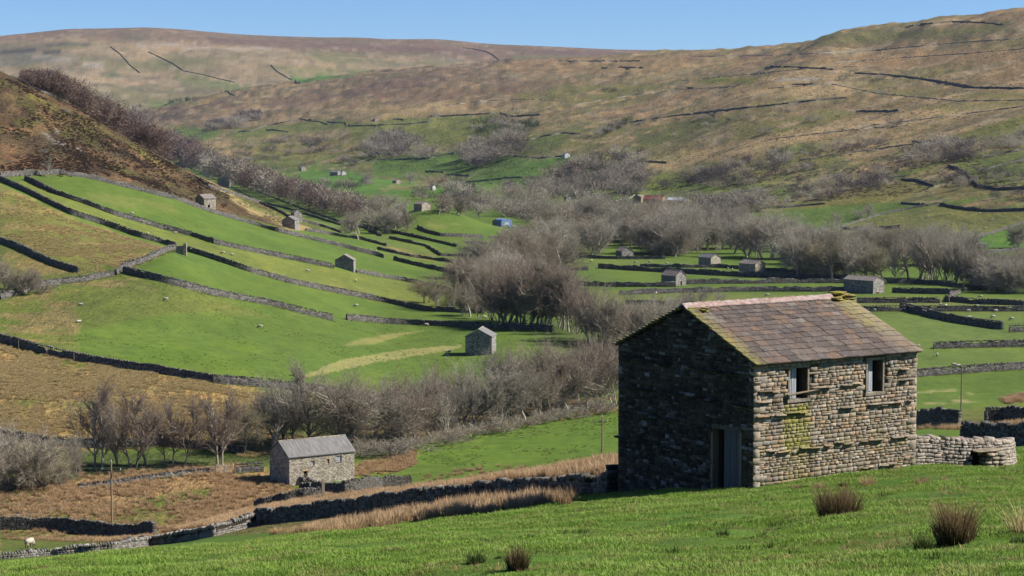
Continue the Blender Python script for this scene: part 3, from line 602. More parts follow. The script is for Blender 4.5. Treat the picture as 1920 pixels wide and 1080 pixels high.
def stone_obj(q, pth, off, parent, mat, name='stone', e=.1):
    k = (q[0], mat.name)
    if k not in RM: RM[k] = mesh_np(name, ROCKS[q[0]][0], ROCKS[q[0]][1], mat)
    x, y, z = (float(v) for v in pth(q[1], q[2], q[3])); x1, y1, z1 = (float(v) for v in pth(q[1]+e, q[2], q[3]))
    o = link(name, RM[k], parent, (x-off[0], y-off[1], z-off[2])); o.rotation_euler = (0, -q[8], math.atan2(y1-y, x1-x)); o.scale = (q[4], q[5], q[6]); return o
M_CORE = N('wall_hearting', 1, 0).color((.035, .03, .024)).m
# ---- near walls (stones laid one by one)
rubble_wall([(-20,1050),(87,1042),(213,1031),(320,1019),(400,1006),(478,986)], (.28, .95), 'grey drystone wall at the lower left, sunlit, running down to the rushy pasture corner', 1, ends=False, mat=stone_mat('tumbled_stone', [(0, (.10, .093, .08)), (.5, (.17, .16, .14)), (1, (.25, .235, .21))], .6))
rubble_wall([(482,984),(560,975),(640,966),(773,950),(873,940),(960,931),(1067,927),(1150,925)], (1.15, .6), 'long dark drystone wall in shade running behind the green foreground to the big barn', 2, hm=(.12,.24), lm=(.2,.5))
rubble_wall([(0,993),(60,993),(100,994),(167,1002),(233,1008),(290,1005)], 1.7, 'dark wavy drystone wall at the far left edge behind the lone near sheep', 3)
rubble_wall([(645,927),(690,922),(730,917),(770,913)], 1.7, 'short drystone wall half in shade between second barn and long dark wall', 4)
rubble_wall([(480,957),(520,948),(560,940),(605,933)], 1.2, 'low dark drystone wall sloping up to a gatepost in front of the second barn', 5)
rubble_wall([(563,920),(600,922),(645,924)], 1.1, 'small drystone yard wall just below the doorway of the second barn', 6)
rubble_wall([(1700,799),(1750,799),(1799,797)], 1.85, 'short dark drystone wall just right of the big barn, ending in a squared head', 7)
rubble_wall([(1848,796),(1880,793),(1930,789)], 1.6, 'dark drystone wall section at the right edge beyond the gap', 8)
_p = lambda px, Yq: (float(ut(px, 838)[0])*Yq, Yq, 0)
rubble_wall(None, 1.25, 'dark drystone wall running off to the right behind the curved sheep pen', 9, path=Path([_p(1806, 131), _p(1850, 128), _p(1888, 124), _p(1945, 119)]), ends=False)
# ---- field walls further off (one mesh each): (points, height, label)
FW = [
 ([(0,640),(67,660),(133,675),(213,688),(300,700),(400,718),(500,726),(633,742),(773,758),(907,766)], 1.75, 'long dark wall between the tan rough slope and the bright green field on the left'),
 ([(0,820),(87,834),(187,840),(300,836),(380,842),(460,852)], 1.5, 'dark wall behind the row of thin bare trees at the foot of the tan slope'),
 ([(147,917),(233,907),(293,898),(337,892),(400,885)], .7, 'low broken grey wall leading to the metal gate in the rushy pasture'),
 ([(442,887),(470,885),(494,884)], 1.5, 'short pale wall between the metal gate and the second barn'),
 ([(0,562),(33,553),(67,540),(113,533),(160,527),(213,517)], 1.5, 'sunlit pale wall climbing from the left edge past the leaning bush'),
 ([(217,516),(233,503),(267,493),(300,477),(327,467)], 1.5, 'sunlit pale wall climbing to the small stone fold on the left hillside'),
 ([(0,455),(33,466),(67,482),(100,497),(148,512)], 1.6, 'short dark wall dropping from the left edge to the pale wall'),
 ([(232,511),(300,528),(400,553),(500,571),(567,588),(625,602)], 1.75, 'dark wall starting at the pale wall bend and ending in a squared head mid field'),
 ([(650,600),(740,608),(840,612),(907,615),(1000,618),(1037,623)], 1.7, 'level dark wall behind the near valley barn running into the river trees'),
 ([(350,471),(400,487),(467,510),(547,532),(640,551),(720,567),(800,583),(907,588)], 1.7, 'dark wall running from the stone fold down to the river trees'),
 ([(0,340),(60,367),(133,403),(187,420),(253,443),(330,465)], 1.9, 'dark wall from the left edge down to the stone fold'),
 ([(47,337),(100,363),(160,383),(213,403),(300,428),(360,443),(400,457),(520,482),(626,503)], 1.7, 'dark wall from the pale top wall down to the barn with the grey gable'),
 ([(668,511),(773,530),(827,542),(887,560)], 1.6, 'dark wall from the grey gabled barn down to the river trees'),
 ([(0,332),(45,329),(110,327),(160,333),(230,350),(310,370),(322,374)], 1.9, 'pale tumbled wall along the top of the green fields under the brown moor'),
 ([(320,370),(360,386),(400,400),(480,423),(520,435),(573,447),(640,463),(720,484)], 1.9, 'dark intake wall below the small lit barn on the left hillside'),
 ([(738,488),(780,498),(827,508),(880,519)], 1.9, 'short dark wall beyond a gap left of the river trees'),
 ([(573,433),(620,440),(680,450),(725,462)], 1.5, 'pale wall right of the pair of close barns'),
 ([(707,468),(773,482),(853,493),(880,503)], 1.5, 'grey wall above the short dark wall near the river trees'),
 ([(20,143),(50,158),(80,173),(147,200),(220,243),(300,290),(367,320),(433,350),(480,375)], 1.4, 'wall following the crest of the brown hill in front of the red wood'),
 ([(360,331),(393,350),(433,363),(480,378),(533,390),(600,410),(640,423)], 2.0, 'double wall below the roofless barn at the edge of the wood'),
 ([(433,340),(500,366),(567,392),(640,417),(700,432)], 1.6, 'wall along the lower edge of the red wood'),
 ([(487,382),(520,396),(545,410)], 1.6, 'short dark wall above the pair of close barns'),
 ([(562,414),(600,424),(640,437)], 1.4, 'short wall right of the upper one of the close barns'),
 ([(693,433),(715,443)], 1.4, 'stub of wall below the leaning thorn tree'), ([(640,417),(720,432),(787,447),(857,463)], 1.6, 'grey wall slanting through the narrow meadows left of the knoll'),
 ([(730,447),(800,463),(827,480),(890,482)], 1.6, 'wall bending round the narrow meadow below the knoll'),
 ([(783,427),(800,436),(827,443),(905,446)], 1.9, 'dark wall round the foot of the green knoll'), ([(918,447),(940,448)], 1.9, 'wall piece beyond the gap at the foot of the knoll'),
 ([(873,457),(933,460)], 1.6, 'upper of two short walls right of the knoll'), ([(870,467),(927,474)], 1.6, 'lower of two short walls right of the knoll'),
 ([(1047,505),(1075,507),(1103,507)], 1.9, 'short wall under the lone riverside tree'), ([(1087,484),(1157,486),(1247,486)], 1.6, 'wall passing behind the leftmost valley floor barn'),
 ([(1122,503),(1180,507),(1247,511),(1350,517),(1450,521),(1560,525),(1640,528)], 2.2, 'long dark wall across the valley floor below the three barns'),
 ([(1200,501),(1280,502),(1350,502),(1500,512)], 1.6, 'grey wall above the long dark wall on the valley floor'),
 ([(1080,536),(1160,538),(1267,538)], 2.0, 'wall left of the nearest valley floor barn'), ([(1280,533),(1400,532),(1500,531),(1590,531)], 2.0, 'wall right of the nearest valley floor barn'),
 ([(1160,553),(1280,549),(1400,547),(1600,547)], 2.0, 'second wall across the valley floor, reaching the long dark barn'), ([(1663,531),(1720,531)], 1.8, 'wall piece behind the long dark barn'),
 ([(1173,571),(1250,573),(1300,570)], 1.6, 'brown wall just above the ridge of the big barn'),
 ([(1607,568),(1700,568),(1762,568)], 1.8, 'grey wall right above the mossy ridge end'), ([(1772,564),(1830,570),(1920,573)], 1.8, 'dark wall carrying on to the right edge above the sheep'),
 ([(1613,584),(1680,584),(1800,584),(1920,584)], 1.8, 'level grey wall right of the big roof'), ([(1688,580),(1720,588),(1760,598),(1800,606),(1880,618)], 2.3, 'bold dark wall slanting down to a squared head at the right'),
 ([(1892,623),(1935,622)], 2.0, 'wall piece at the right edge after the gateway'), ([(1673,549),(1730,551),(1783,552)], 2.0, 'dark wall right of the long dark barn'),
 ([(1720,531),(1760,535),(1807,540)], 1.8, 'curved dark wall under the right hand trees'), ([(1807,546),(1847,541),(1870,545)], 1.6, 'wall by the riverside at the right'), ([(1778,567),(1783,556),(1800,551)], 1.6, 'sunlit stub joining two walls at the right'),
 ([(1712,707),(1780,702),(1850,697),(1935,691)], 1.8, 'long grey wall behind the right hand power pole'), ([(1750,654),(1830,652),(1935,650)], 1.8, 'grey wall with a squared left end right of the roof corner'),
 ([(1577,431),(1630,431),(1687,429)], 3.2, 'tall dark wall below the two hedgerow trees'), ([(1577,426),(1647,404),(1700,393),(1760,382)], 1.8, 'sunlit wall climbing from the two hedgerow trees'),
 ([(1762,385),(1800,392),(1847,397),(1880,397),(1935,395)], 2.8, 'dark wall across the foot of the hill at the right edge'), ([(1690,382),(1740,386)], 2.2, 'short dark wall left of the hill foot'),
 ([(1813,448),(1860,438),(1920,418)], 2.0, 'grey wall climbing to the right edge below the grazing sheep'), ([(1833,478),(1880,473),(1935,470)], 1.8, 'wall just below the low grey shed'),
 ([(1457,391),(1500,387),(1547,383)], 2.0, 'thin dark wall at the top left of the pale green field'),
 ([(1778,312),(1793,317),(1807,325),(1822,340),(1833,350),(1870,357),(1935,355)], 3.0, 'crooked dark wall round the upper right field'), ([(1840,296),(1880,288),(1935,279)], 2.2, 'dark wall inside the upper right field'), ([(1838,322),(1870,312),(1920,300)], 1.8, 'pale wall inside the upper right field'),
 ([(1690,338),(1720,340),(1750,350)], 2.6, 'dark curved wall left of the crooked wall'), ([(1710,267),(1750,266),(1790,268)], 2.2, 'short dark wall under the upper right bushes'),
 ([(1180,230),(1280,216),(1350,208),(1447,198),(1520,190),(1587,184)], 3.2, 'long dark wall slanting across the middle of the right hill'),
 ([(1437,125),(1500,127),(1563,131)], 3.2, 'dark wall high on the right hill, left piece'), ([(1602,138),(1660,141),(1713,147),(1760,154),(1813,165),(1920,167)], 3.6, 'heavy dark wall high on the right hill reaching the right edge'), ([(1640,140),(1700,144),(1760,152),(1820,163)], 2.5, 'second wall close beside the heavy dark one on the right hill'),
 ([(1605,210),(1685,209)], 3.4, 'short dark wall alone in the straw coloured grass'), ([(1667,59),(1720,47),(1787,41),(1840,43),(1880,47)], 3.4, 'dark wall near the top of the right hill'),
 ([(640,230),(657,237),(720,235),(770,233),(810,228)], 3.2, 'dark wall at the foot of the middle hill slope'), ([(737,224),(778,224)], 3.2, 'short dark wall above the small hut'), ([(803,220),(860,217),(927,213)], 3.8, 'dark wall in the centre of the hill'),
 ([(938,212),(950,217),(960,219),(1012,216)], 4.2, 'bold dark wall right of the centre of the hill'), ([(973,268),(1020,256),(1057,250),(1087,252)], 3.4, 'dark wall curving above a green slope'),
 ([(430,248),(470,246),(500,236),(560,224),(600,229),(614,234)], 3.2, 'dark wall round the pale green patch beyond the red wood'), ([(500,243),(541,248)], 3.2, 'short dark wall beyond the red wood'), ([(614,229),(640,231)], 3, 'end piece of dark wall beyond the red wood'),
 ([(740,300),(800,298),(850,288),(887,283)], 3.6, 'dark wall above the green fields left of the round copse'), ([(1007,298),(1040,294),(1073,294)], 3.0, 'wall beside the little white gabled hut'), ([(838,349),(870,343),(903,340)], 3.2, 'curved dark wall in the far green fields'), ([(903,340),(950,334),(980,333)], 2.6, 'wall running on towards the wooded bank'),
 ([(798,322),(832,324)], 3.2, 'short dark wall on the far green field'), ([(835,328),(880,330)], 3.2, 'second short dark wall on the far green field'), ([(1190,302),(1250,306)], 3.2, 'dark wall piece under two thorn trees'),
 ([(1039,115),(1120,115),(1200,115)], 3.5, 'thin dark wall on the distant brown moor'), ([(1127,128),(1139,128)], 5, 'peat hag on the moor, left one'), ([(1160,127),(1206,128)], 4.5, 'peat hag on the moor, right one'), ([(1286,165),(1300,166)], 4, 'short broken wall on the moor edge'),
 ([(1484,159),(1524,159)], 3.5, 'low rubble heap on the stony pasture'),
 ([(207,88),(215,94),(227,103),(243,122),(262,137)], 5.5, 'dark wall descending the distant pale fell, left one'), ([(278,98),(300,108),(325,120),(342,132)], 5, 'dark wall descending the distant pale fell, middle one'), ([(342,133),(380,140),(407,147),(440,155)], 3.5, 'thin grey wall running on across the distant fell'),
 ([(508,123),(520,135),(540,147),(563,157)], 5.5, 'dark wall descending the distant fell beside the green patch'), ([(867,90),(890,93),(910,97),(925,104),(935,112)], 5.5, 'dark wall curving down the far moor in the centre'),
 ([(415,168),(430,175),(440,180)], 4, 'wall round a small green enclosure on the distant fell'),
 ([(1280,152),(1400,140),(1520,128),(1640,124)], 2.2, 'faint grey wall high on the right hill, lower of the long faint lines'), ([(1300,106),(1450,104),(1620,96),(1800,80),(1920,72)], 2.2, 'faint line of wall just under the skyline of the right hill'),
 ([(1560,118),(1700,108),(1820,100),(1920,92)], 2.2, 'faint grey wall above the heavy dark wall on the right hill'), ([(1440,166),(1560,158),(1650,176),(1800,190),(1920,188)], 2.0, 'faint grey wall below the stony pasture'),
 ([(1605,238),(1700,228),(1800,215),(1920,200)], 2.4, 'pale wall along the top edge of the green slope at the right'), ([(1440,262),(1560,248),(1660,238)], 2.2, 'pale wall running down from the right green slope'),
 ([(1080,196),(1180,180),(1280,168),(1380,162)], 2.0, 'faint wall across the open brown slope in the centre'), ([(820,200),(900,190),(980,186),(1060,190)], 2.0, 'faint wall above the bold dark wall in the centre'),
 ([(1500,300),(1600,286),(1700,272),(1780,268)], 2.2, 'grey hedge wall along the scrubby slope'), ([(1540,352),(1620,338),(1700,330)], 2.2, 'wall under the scrub belt on the right'),
 ([(1300,372),(1380,362),(1440,356)], 2.2, 'short wall above the belt right of the farm range'), ([(900,300),(960,292),(1006,296)], 2.2, 'wall leading to the white gabled hut'),
 ([(640,306),(700,300),(740,300)], 2.4, 'wall at the foot of the slope left of the copse'), ([(1090,392),(1180,372),(1190,366)], 2.4, 'wall between the valley wood and the farm range'),
]
WALLS_P = []
for i, (p, h, lab) in enumerate(FW):
    pl = pick_line(p, 7); D = float(np.mean([q[1] for q in pl])); pth = Path(pl)
    shell_wall(pth, h*(.62 if i >= len(FW)-14 else 1) *(.92 if D < 1100 else .62 if D < 1800 else .5), D, M_FARW if D < 1500 else M_LITW if i >= len(FW)-14 else M_HILLW, 'stone_wall', lab, WALLG, seed=i, w=.36 if D < 1000 else .5)
# ================================================================ the big stone barn
O = np.array(pick(1412, 915)); D0 = O[1]; E1 = np.array([.8315, .5556]); E2 = np.array([-.5556, .8315])
LB, WB = 8.56, 8.5
zt = lambda py, Y: EYE+float(ut(1412, py)[1])*Y
ZE = zt(683, D0)-O[2]                 # eaves above the near corner
RISE = zt(578, D0+WB*.5*E2[1])-O[2]-ZE
ZB = -2.2
barn = thing('stone_barn', 'big weathered two storey stone barn with mossy stone slate roof on the green foreground slope', 'barn', tuple(O))
def wl(e, n):
    """wall face frame: s along e from the near corner, d outward-negative, z up from the near corner's foot"""
    return lambda s, d, z: (O[0]+e[0]*np.asarray(s, float)+n[0]*np.asarray(d, float), O[1]+e[1]*np.asarray(s, float)+n[1]*np.asarray(d, float), O[2]+np.asarray(z, float))
PL = wl(E1, E2); PG = wl(E2, E1)      # long wall runs along E1 (depth E2); gable runs along E2 (depth E1)
dotn = lambda g, P, v: g.node('ShaderNodeVectorMath', 1, operation='DOT_PRODUCT', Vector=P)
def barn_moss(g, P, c):
    q = g.node('ShaderNodeVectorMath', 0, operation='SUBTRACT'); n = q.node; g.l.new(P, n.inputs[0]); n.inputs[1].default_value = tuple(O)
    def dot(v):
        d = g.n.new('ShaderNodeVectorMath'); d.operation = 'DOT_PRODUCT'; g.l.new(q, d.inputs[0]); d.inputs[1].default_value = v; return d.outputs['Value']
    s, d, z = dot((*E1, 0)), dot((*E2, 0)), dot((0, 0, 1)); nz = g.noise(P, 1.8, 4, .7); nf = g.noise(P, 6, 4, .7)
    a = g.math('ABSOLUTE', g.math('SUBTRACT', s, 2.15)); a = g.math('SUBTRACT', .85, a)                       # damp streak under the first window
    b = g.math('MULTIPLY', g.ramp(a, [(.0, 0), (.35, 1)]), g.ramp(g.math('MULTIPLY_ADD', z, .2, 0), [(.22, .35), (.30, 1), (.62, 1), (.635, 0)]))
    b = g.math('MULTIPLY', b, g.ramp(nf, [(.40, 0), (.58, 1)]))
    f = g.ramp(d, [(.0, 1), (.4, 0)]); b = g.math('MULTIPLY', b, f)
    lo = g.math('MULTIPLY', g.ramp(g.math('MULTIPLY_ADD', z, .2, 0), [(.18, .5), (.27, .8), (.36, .4), (.5, .2), (.7, .2)]), g.ramp(nz, [(.50, 0), (.62, .75)]))
    c = g.mix(lo, c, (.175, .16, .055)); return g.mix(g.math('MULTIPLY', b, .85), c, (.21, .21, .022))
M_BARN = stone_mat('barn_stone', STW, .5, barn_moss)
M_GAB_SHADE = stone_mat('shaded_gable_stone', [(0, (.025, .021, .017)), (.35, (.042, .035, .028)), (.65, (.06, .05, .04)), (.86, (.085, .066, .044)), (.94, (.14, .135, .13)), (1, (.21, .205, .20))], .5, None, 1.0, (.12, .115, .105))  # the gable's shade is put into the stone colour; a few stones pale
M_QUOIN = stone_mat('quoin_stone', [(0, (.27, .22, .16)), (.5, (.22, .195, .16)), (1, (.33, .26, .18))], .6, barn_moss)
M_MORT = N('barn_mortar', 1, 0).color((.085, .07, .05)).m
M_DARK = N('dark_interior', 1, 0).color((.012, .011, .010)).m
g = N('weathered_wood', .9, .1); P = g.scale(g.obj(), (14, 14, .8)); oi = g.n.new('ShaderNodeObjectInfo')
g.color(g.mix(g.ramp(g.noise(P, 1.5, 5, .7), [(.3, 0), (.7, 1)]), (.17, .175, .19), (.42, .43, .45))); M_WOOD = g.bump(g.noise(P, 3, 4, .7), .01, .6).m
g = N('brown_timber', .9, .1); P = g.scale(g.obj(), (3, 3, 3)); g.color(g.mix(g.noise(P, 2, 5, .7), (.10, .075, .05), (.26, .20, .14))); M_TIMB = g.m
M_FRAME = stone_mat('window_stone', [(0, (.20, .165, .12)), (1, (.25, .21, .16))], .6); g = N('shaded_boards', .9, .1); g.color(g.mix(g.noise(g.scale(g.obj(), (14, 14, .8)), 1.5, 4), (.05, .05, .055), (.13, .13, .14))); M_BOARD_SHADE = g.m  # door boards darkened: shade on the gable put into the wood colour
# windows (s0, s1, z0, z1) on the long wall; door on the gable
zY = lambda py, s: zt(py, D0+E1[1]*s)-O[2]
WIN = [(1.80, 2.71, zY(748, 2.2), zY(690, 2.2)), (5.88, 6.70, zY(735, 6.3), zY(675, 6.3))]
DOOR = (.80, 2.44, -.55, 2.02)
rb = np.random.default_rng(5)
HL = [(a-.09, b+.09, c-.13, d+.12) for a, b, c, d in WIN]
through = []
for zz, segs in ((zY(733, .7)-.03, ((.2, 1.2), (2.9, 5.75), (6.9, 8.1))), (zY(780, .2)-.02, ((0.1, .95), (1.0, 2.6), (3.3, 5.2), (5.9, 8.3))), (1.32, ((.7, 2.2), (2.3, 3.4), (3.6, 5.3), (5.5, 8.1))), (zY(765, 6)+.02, ((6.1, 6.9),)), (.25, ((5.6, 6.2), (6.6, 7.6))), (zY(755,.3), ((.1,.8),)), (zY(690, 8), ((7.6, 8.1),))):
    for a, b in segs:
        s = a
        while s < b-.2:
            l = rb.uniform(.25, .75); l = min(l, b-s)
            if rb.random() > .18: through.append((int(rb.integers(12)), s+l/2, +.075-rb.uniform(0, .05), zz+rb.normal(0, .025), l*.95, .36, rb.uniform(.05, .09), rb.random(), rb.normal(0, .03)))
            s += l
L_its = lay(LB, lambda s: ZE-.02, ZB+1.2, .085, .20, .13, .42, HL, np.random.default_rng(8), .03)
gtop = lambda s: ZE+RISE*(1-abs(s-WB/2)/(WB/2))-.03
G_its = lay(WB, gtop, ZB, .085, .20, .14, .46, [(DOOR[0]-.14, DOOR[1]+.05, -9, DOOR[3]+.2)], np.random.default_rng(9), .04)
g_thr = []
for zz in (.9, 2.05, 3.1, 4.25):
    s = .3
    while s < WB-.3:
        l = rb.uniform(.3, .8)
        if rb.random() > .3 and zz < gtop(s+l)-.3 and not (zz < 2.3 and s < 2.7): g_thr.append((int(rb.integers(12)), s+l/2, +.02, zz+rb.normal(0, .02), l*.9, .4, .08, rb.random(), 0))
        s += l
quoin = []
def quoins(pl, s_, z0, z1, sg):
    z = z0; k = 0
    while z < z1-.1:
        h = rb.uniform(.2, .42); l = (.62 if k % 2 else .34)*rb.uniform(.85, 1.15); h = min(h, z1-z); z += h; k += 1
        quoin.append((pl, (12+int(rb.integers(4)), s_+sg*(l/2-.015), .115, z-h/2, l, .30, h-.015, rb.random(), 0)))
quoins(PL, 0, -.15, ZE-.03, 1); quoins(PL, LB, -.6, ZE-.03, -1); quoins(PG, WB, ZB+.5, ZE-.03, -1)
def put_wall(nm, pl, its, n_obj, lab, M_BARN=None):
    w = link(nm, None, barn); w['label'] = lab
    its = sorted(its, key=lambda q: -q[4]*q[6]*(1 if q[3] > -.3 else .1)); a, b = its[:n_obj], its[n_obj:]
    for q in a: stone_obj(q, pl, O, w, M_BARN)
    V, Fc, Aq = stones_merge(b, pl); o = link('rubble_stones', mesh_np('rubble_stones', V-O, Fc, M_BARN, {'rnd': ('FACE', 'FLOAT', Aq)}), w); o['kind'] = 'stuff'
    return w
long_w = put_wall('long_wall', PL, L_its, 270, 'sunlit long wall of coursed rubble with two openings', M_BARN)
gab_w = put_wall('gable_wall', PG, G_its, 270, 'gable wall in deep shade with a doorway', M_GAB_SHADE)
for q in through: stone_obj((*q[:2], q[2]-.03, *q[3:]), PL, O, long_w, M_BARN, 'through_stone')
for q in g_thr: stone_obj(q, PG, O, gab_w, M_GAB_SHADE, 'through_stone')
for pl, q in quoin: stone_obj(q, pl, O, long_w if pl is PL else gab_w, M_QUOIN if pl is PL else M_GAB_SHADE, 'quoin')
# solid core with openings: long wall strips, gable strips, back walls
def loc(pl, s, d, z): return tuple(np.array([float(v) for v in pl(s, d, z)])-O)
def slab(m, pl, s0, s1, d0, d1, z0, z1):
    m.add([loc(pl, *p) for p in ((s0,d0,z0),(s1,d0,z0),(s1,d1,z0),(s0,d1,z0),(s0,d0,z1),(s1,d0,z1),(s1,d1,z1),(s0,d1,z1))], [(0,3,2,1),(4,5,6,7),(0,1,5,4),(1,2,6,5),(2,3,7,6),(3,0,4,7)])
c = MB(); t0, t1 = .045, .55; xs = [0.05]+[v for w_ in WIN for v in w_[:2]]+[LB-.05]
for i in range(0, len(xs), 2): slab(c, PL, xs[i], xs[i+1], t0, t1, ZB, ZE-.02)
for a, b, z0, z1 in WIN: slab(c, PL, a, b, t0, t1, ZB, z0-.02); slab(c, PL, a, b, t0, t1, z1+.02, ZE-.02)
slab(c, PG, .56, DOOR[0], t0, t1, ZB, ZE); slab(c, PG, DOOR[0], DOOR[1], t0, t1, DOOR[3], ZE); slab(c, PG, DOOR[1], WB-.05, t0, t1, ZB, ZE)
v = [loc(PG, *p) for p in ((.05,t0,ZE),(WB-.05,t0,ZE),(WB/2,t0,ZE+RISE-.12),(.05,t1,ZE),(WB-.05,t1,ZE),(WB/2,t1,ZE+RISE-.12))]; c.add(v, [(0,1,2),(3,5,4),(0,2,5,3),(1,4,5,2),(0,3,4,1)])
c.build('wall_core', M_MORT, barn)
c = MB(); slab(c, PL, .05, LB-.05, WB-.55, WB, ZB, ZE); slab(c, PG, .5, WB-.5, LB-.55, LB, ZB, ZE)
v = [loc(PG, *p) for p in ((.05,LB-.5,ZE),(WB-.05,LB-.5,ZE),(WB/2,LB-.5,ZE+RISE-.1),(.05,LB-.02,ZE),(WB-.05,LB-.02,ZE),(WB/2,LB-.02,ZE+RISE-.1))]; c.add(v, [(0,1,2),(3,5,4),(0,2,5,3),(1,4,5,2),(0,3,4,1)])
c.build('rear_walls', M_FARW, barn)
# window openings: stone surround, boarded shutter set back, dark inside
for k, (a, b, z0, z1) in enumerate(WIN):
    w = link('window', None, barn); w['label'] = ['window opening with a pole across it and moss below its sill', 'window opening with grey boards, nearer the far corner'][k]
    for nm, s0, s1, q0, q1 in (('lintel', a-.10, b+.10, z1, z1+.11), ('jamb', a-.08, a, z0, z1-.003), ('jamb', b, b+.08, z0, z1-.003)):
        m = MB(); slab(m, PL, s0, s1, -.015, .34, q0, q1); m.build(nm, M_FRAME, w)
    m = MB(); slab(m, PL, a-.14, b+.12, -.05, .34, z0-.12, z0-.003); m.build('sill', M_FRAME, w)
    n = 4; x0 = a+.005; wd = (b-a)*.56/n
    for i in range(n):
        m = MB(); slab(m, PL, x0+i*wd+.008, x0+(i+1)*wd-.008, .20+.012*(i % 2), .225+.012*(i % 2), z0+.01*(i % 3), z1-.01); m.build('plank', M_WOOD, w)
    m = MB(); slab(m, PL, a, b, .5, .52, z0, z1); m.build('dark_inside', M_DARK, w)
m = MB(); s0 = 1.55; m.tube([loc(PL, 1.62, -.10, zY(733, 1.6)-.16), loc(PL, 2.4, -.12, zY(729, 2.3)-.13), loc(PL, 3.25, -.11, zY(724, 3.1)-.12)], .05, .035, 6); m.build('pole', M_TIMB, barn)['label'] = 'rough timber pole fixed across the first window'
dr = link('door', None, barn); a, b, z0, z1 = DOOR
m = MB(); slab(m, PG, a-.12, b+.12, -.03, .4, z1, z1+.2); m.build('lintel', M_GAB_SHADE, dr)
for s0 in (a-.1, b-.02): m = MB(); slab(m, PG, s0, s0+.12, .0, .3, z0, z1-.003); m.build('door_frame', M_TIMB, dr)
for i in range(6):
    q = a+.03+i*.185; m = MB(); slab(m, PG, q, q+.175, .16+.01*(i % 2), .19+.01*(i % 2), z0, z1-.05); m.build('plank', M_BOARD_SHADE, dr)
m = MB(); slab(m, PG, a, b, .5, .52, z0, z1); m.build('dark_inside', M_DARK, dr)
# ---- roof
OV, OG = .20, .12; SL = math.hypot(WB/2+OV, RISE*(1+OV/(WB/2))); pt = math.atan2(RISE, WB/2)
roof = link('roof', None, barn)
def rf(s, q, h, side=1):
    """point on the roof: s along the ridge, q up the slope from the eaves edge, h above the slope"""
    d = -OV+q*math.cos(pt)-h*math.sin(pt); z = ZE-OV*math.tan(pt)+q*math.sin(pt)+h*math.cos(pt)
    if side < 0: d = WB-d
    return loc(PL, s, d, z)
for sd_ in (1, -1):
    m = MB(); f = [(0,3,2,1),(4,5,6,7),(0,1,5,4),(1,2,6,5),(2,3,7,6),(3,0,4,7)]
    e = 0 if sd_ > 0 else .05
    m.add([rf(a, q, h, sd_) for h in (.02, .07+e) for a, q in ((-OG+.03, .03), (LB+OG-.03, .03), (LB+OG-.03, SL-.02), (-OG+.03, SL-.02))], f); m.build('roof_deck' if sd_ > 0 else 'rear_slope', M_MORT if sd_ > 0 else M_FARW, roof)
def slate_moss(g, P, c):
    q = g.n.new('ShaderNodeVectorMath'); q.operation = 'SUBTRACT'; g.l.new(P, q.inputs[0]); q.inputs[1].default_value = tuple(O)
    def dot(v):
        d = g.n.new('ShaderNodeVectorMath'); d.operation = 'DOT_PRODUCT'; g.l.new(q.outputs[0], d.inputs[0]); d.inputs[1].default_value = v; return d.outputs['Value']
    s, d = dot((*E1, 0)), dot((*E2, 0)); nf = g.noise(P, 5, 5, .75); nb = g.noise(P, .9, 3, .6)
    vg = g.math('MAXIMUM', g.ramp(g.math('MULTIPLY', s, .1), [(.0, .65), (.07, 0)]), g.math('MULTIPLY', g.ramp(g.math('MULTIPLY', s, .1), [(.72, 0), (.80, 1)]), g.ramp(g.math('MULTIPLY', d, .2), [(.18, .1), (.45, 1)])))
    vg = g.math('MULTIPLY', vg, g.ramp(nf, [(.38, 0), (.58, 1)])); c = g.mix(vg, c, (.26, .235, .035))
    ba = g.math('MULTIPLY', g.ramp(g.math('MULTIPLY', s, .1), [(.72, 0), (.86, .8)]), g.ramp(nb, [(.4, .2), (.6, 1)])); c = g.mix(ba, c, (.25, .20, .135))
    dk = g.math('MULTIPLY', g.ramp(nb, [(.44, 0), (.60, 1)]), g.ramp(g.math('MULTIPLY', s, .1), [(.15, .4), (.35, 1), (.78, .3)])); return g.mix(g.math('MULTIPLY', dk, .65), c, (.06, .048, .042))
def slate_mat():
    g = N('stone_slate', .85, .25); P = g.pos(); oi = g.n.new('ShaderNodeObjectInfo')
    c = g.ramp(oi.outputs['Random'], [(0, (.085, .066, .058)), (.25, (.145, .108, .088)), (.45, (.115, .09, .08)), (.6, (.165, .12, .095)), (.72, (.20, .125, .08)), (.82, (.135, .112, .10)), (.93, (.165, .13, .105)), (1, (.235, .20, .16))])
    c = g.mix(1, c, g.ramp(g.noise(P, 8, 5, .75), [(.28, .36), (.5, .68), (.75, 1.10)]), 'MULTIPLY')
    c = g.mix(g.ramp(g.noise(P, 3.5, 5, .7), [(.58, 0), (.68, .5)]), c, (.25, .22, .19)); c = slate_moss(g, P, c)
    g.color(c); g.bump(g.noise(P, 16, 4, .7), .02, .7); return g.m
M_SLATE = slate_mat(); rs = np.random.default_rng(11)
def slate_mesh(seed):
    r = np.random.default_rng(seed); j = lambda a: r.uniform(-a, a)
    v = [(-.5+j(.012), -.5+j(.03), 0), (0+j(.1), -.5+j(.03), 0), (.5+j(.012), -.5+j(.03), 0), (.5, .5, 0), (-.5, .5, 0)]; w_ = [(x*.985, y*.985+.004, 1+j(.12)) for x, y, z in v]
    return mesh_np('slate', v+w_, [(4,3,2,1,0), (5,6,7,8,9), (0,1,6,5), (1,2,7,6), (2,3,8,7), (3,4,9,8), (4,0,5,9)], M_SLATE)
SM = [slate_mesh(s) for s in range(10)]
ROW = 13; q = -.03; exps = np.linspace(.47, .30, ROW); exps *= (SL+.02)/exps.sum(); nsl = 0
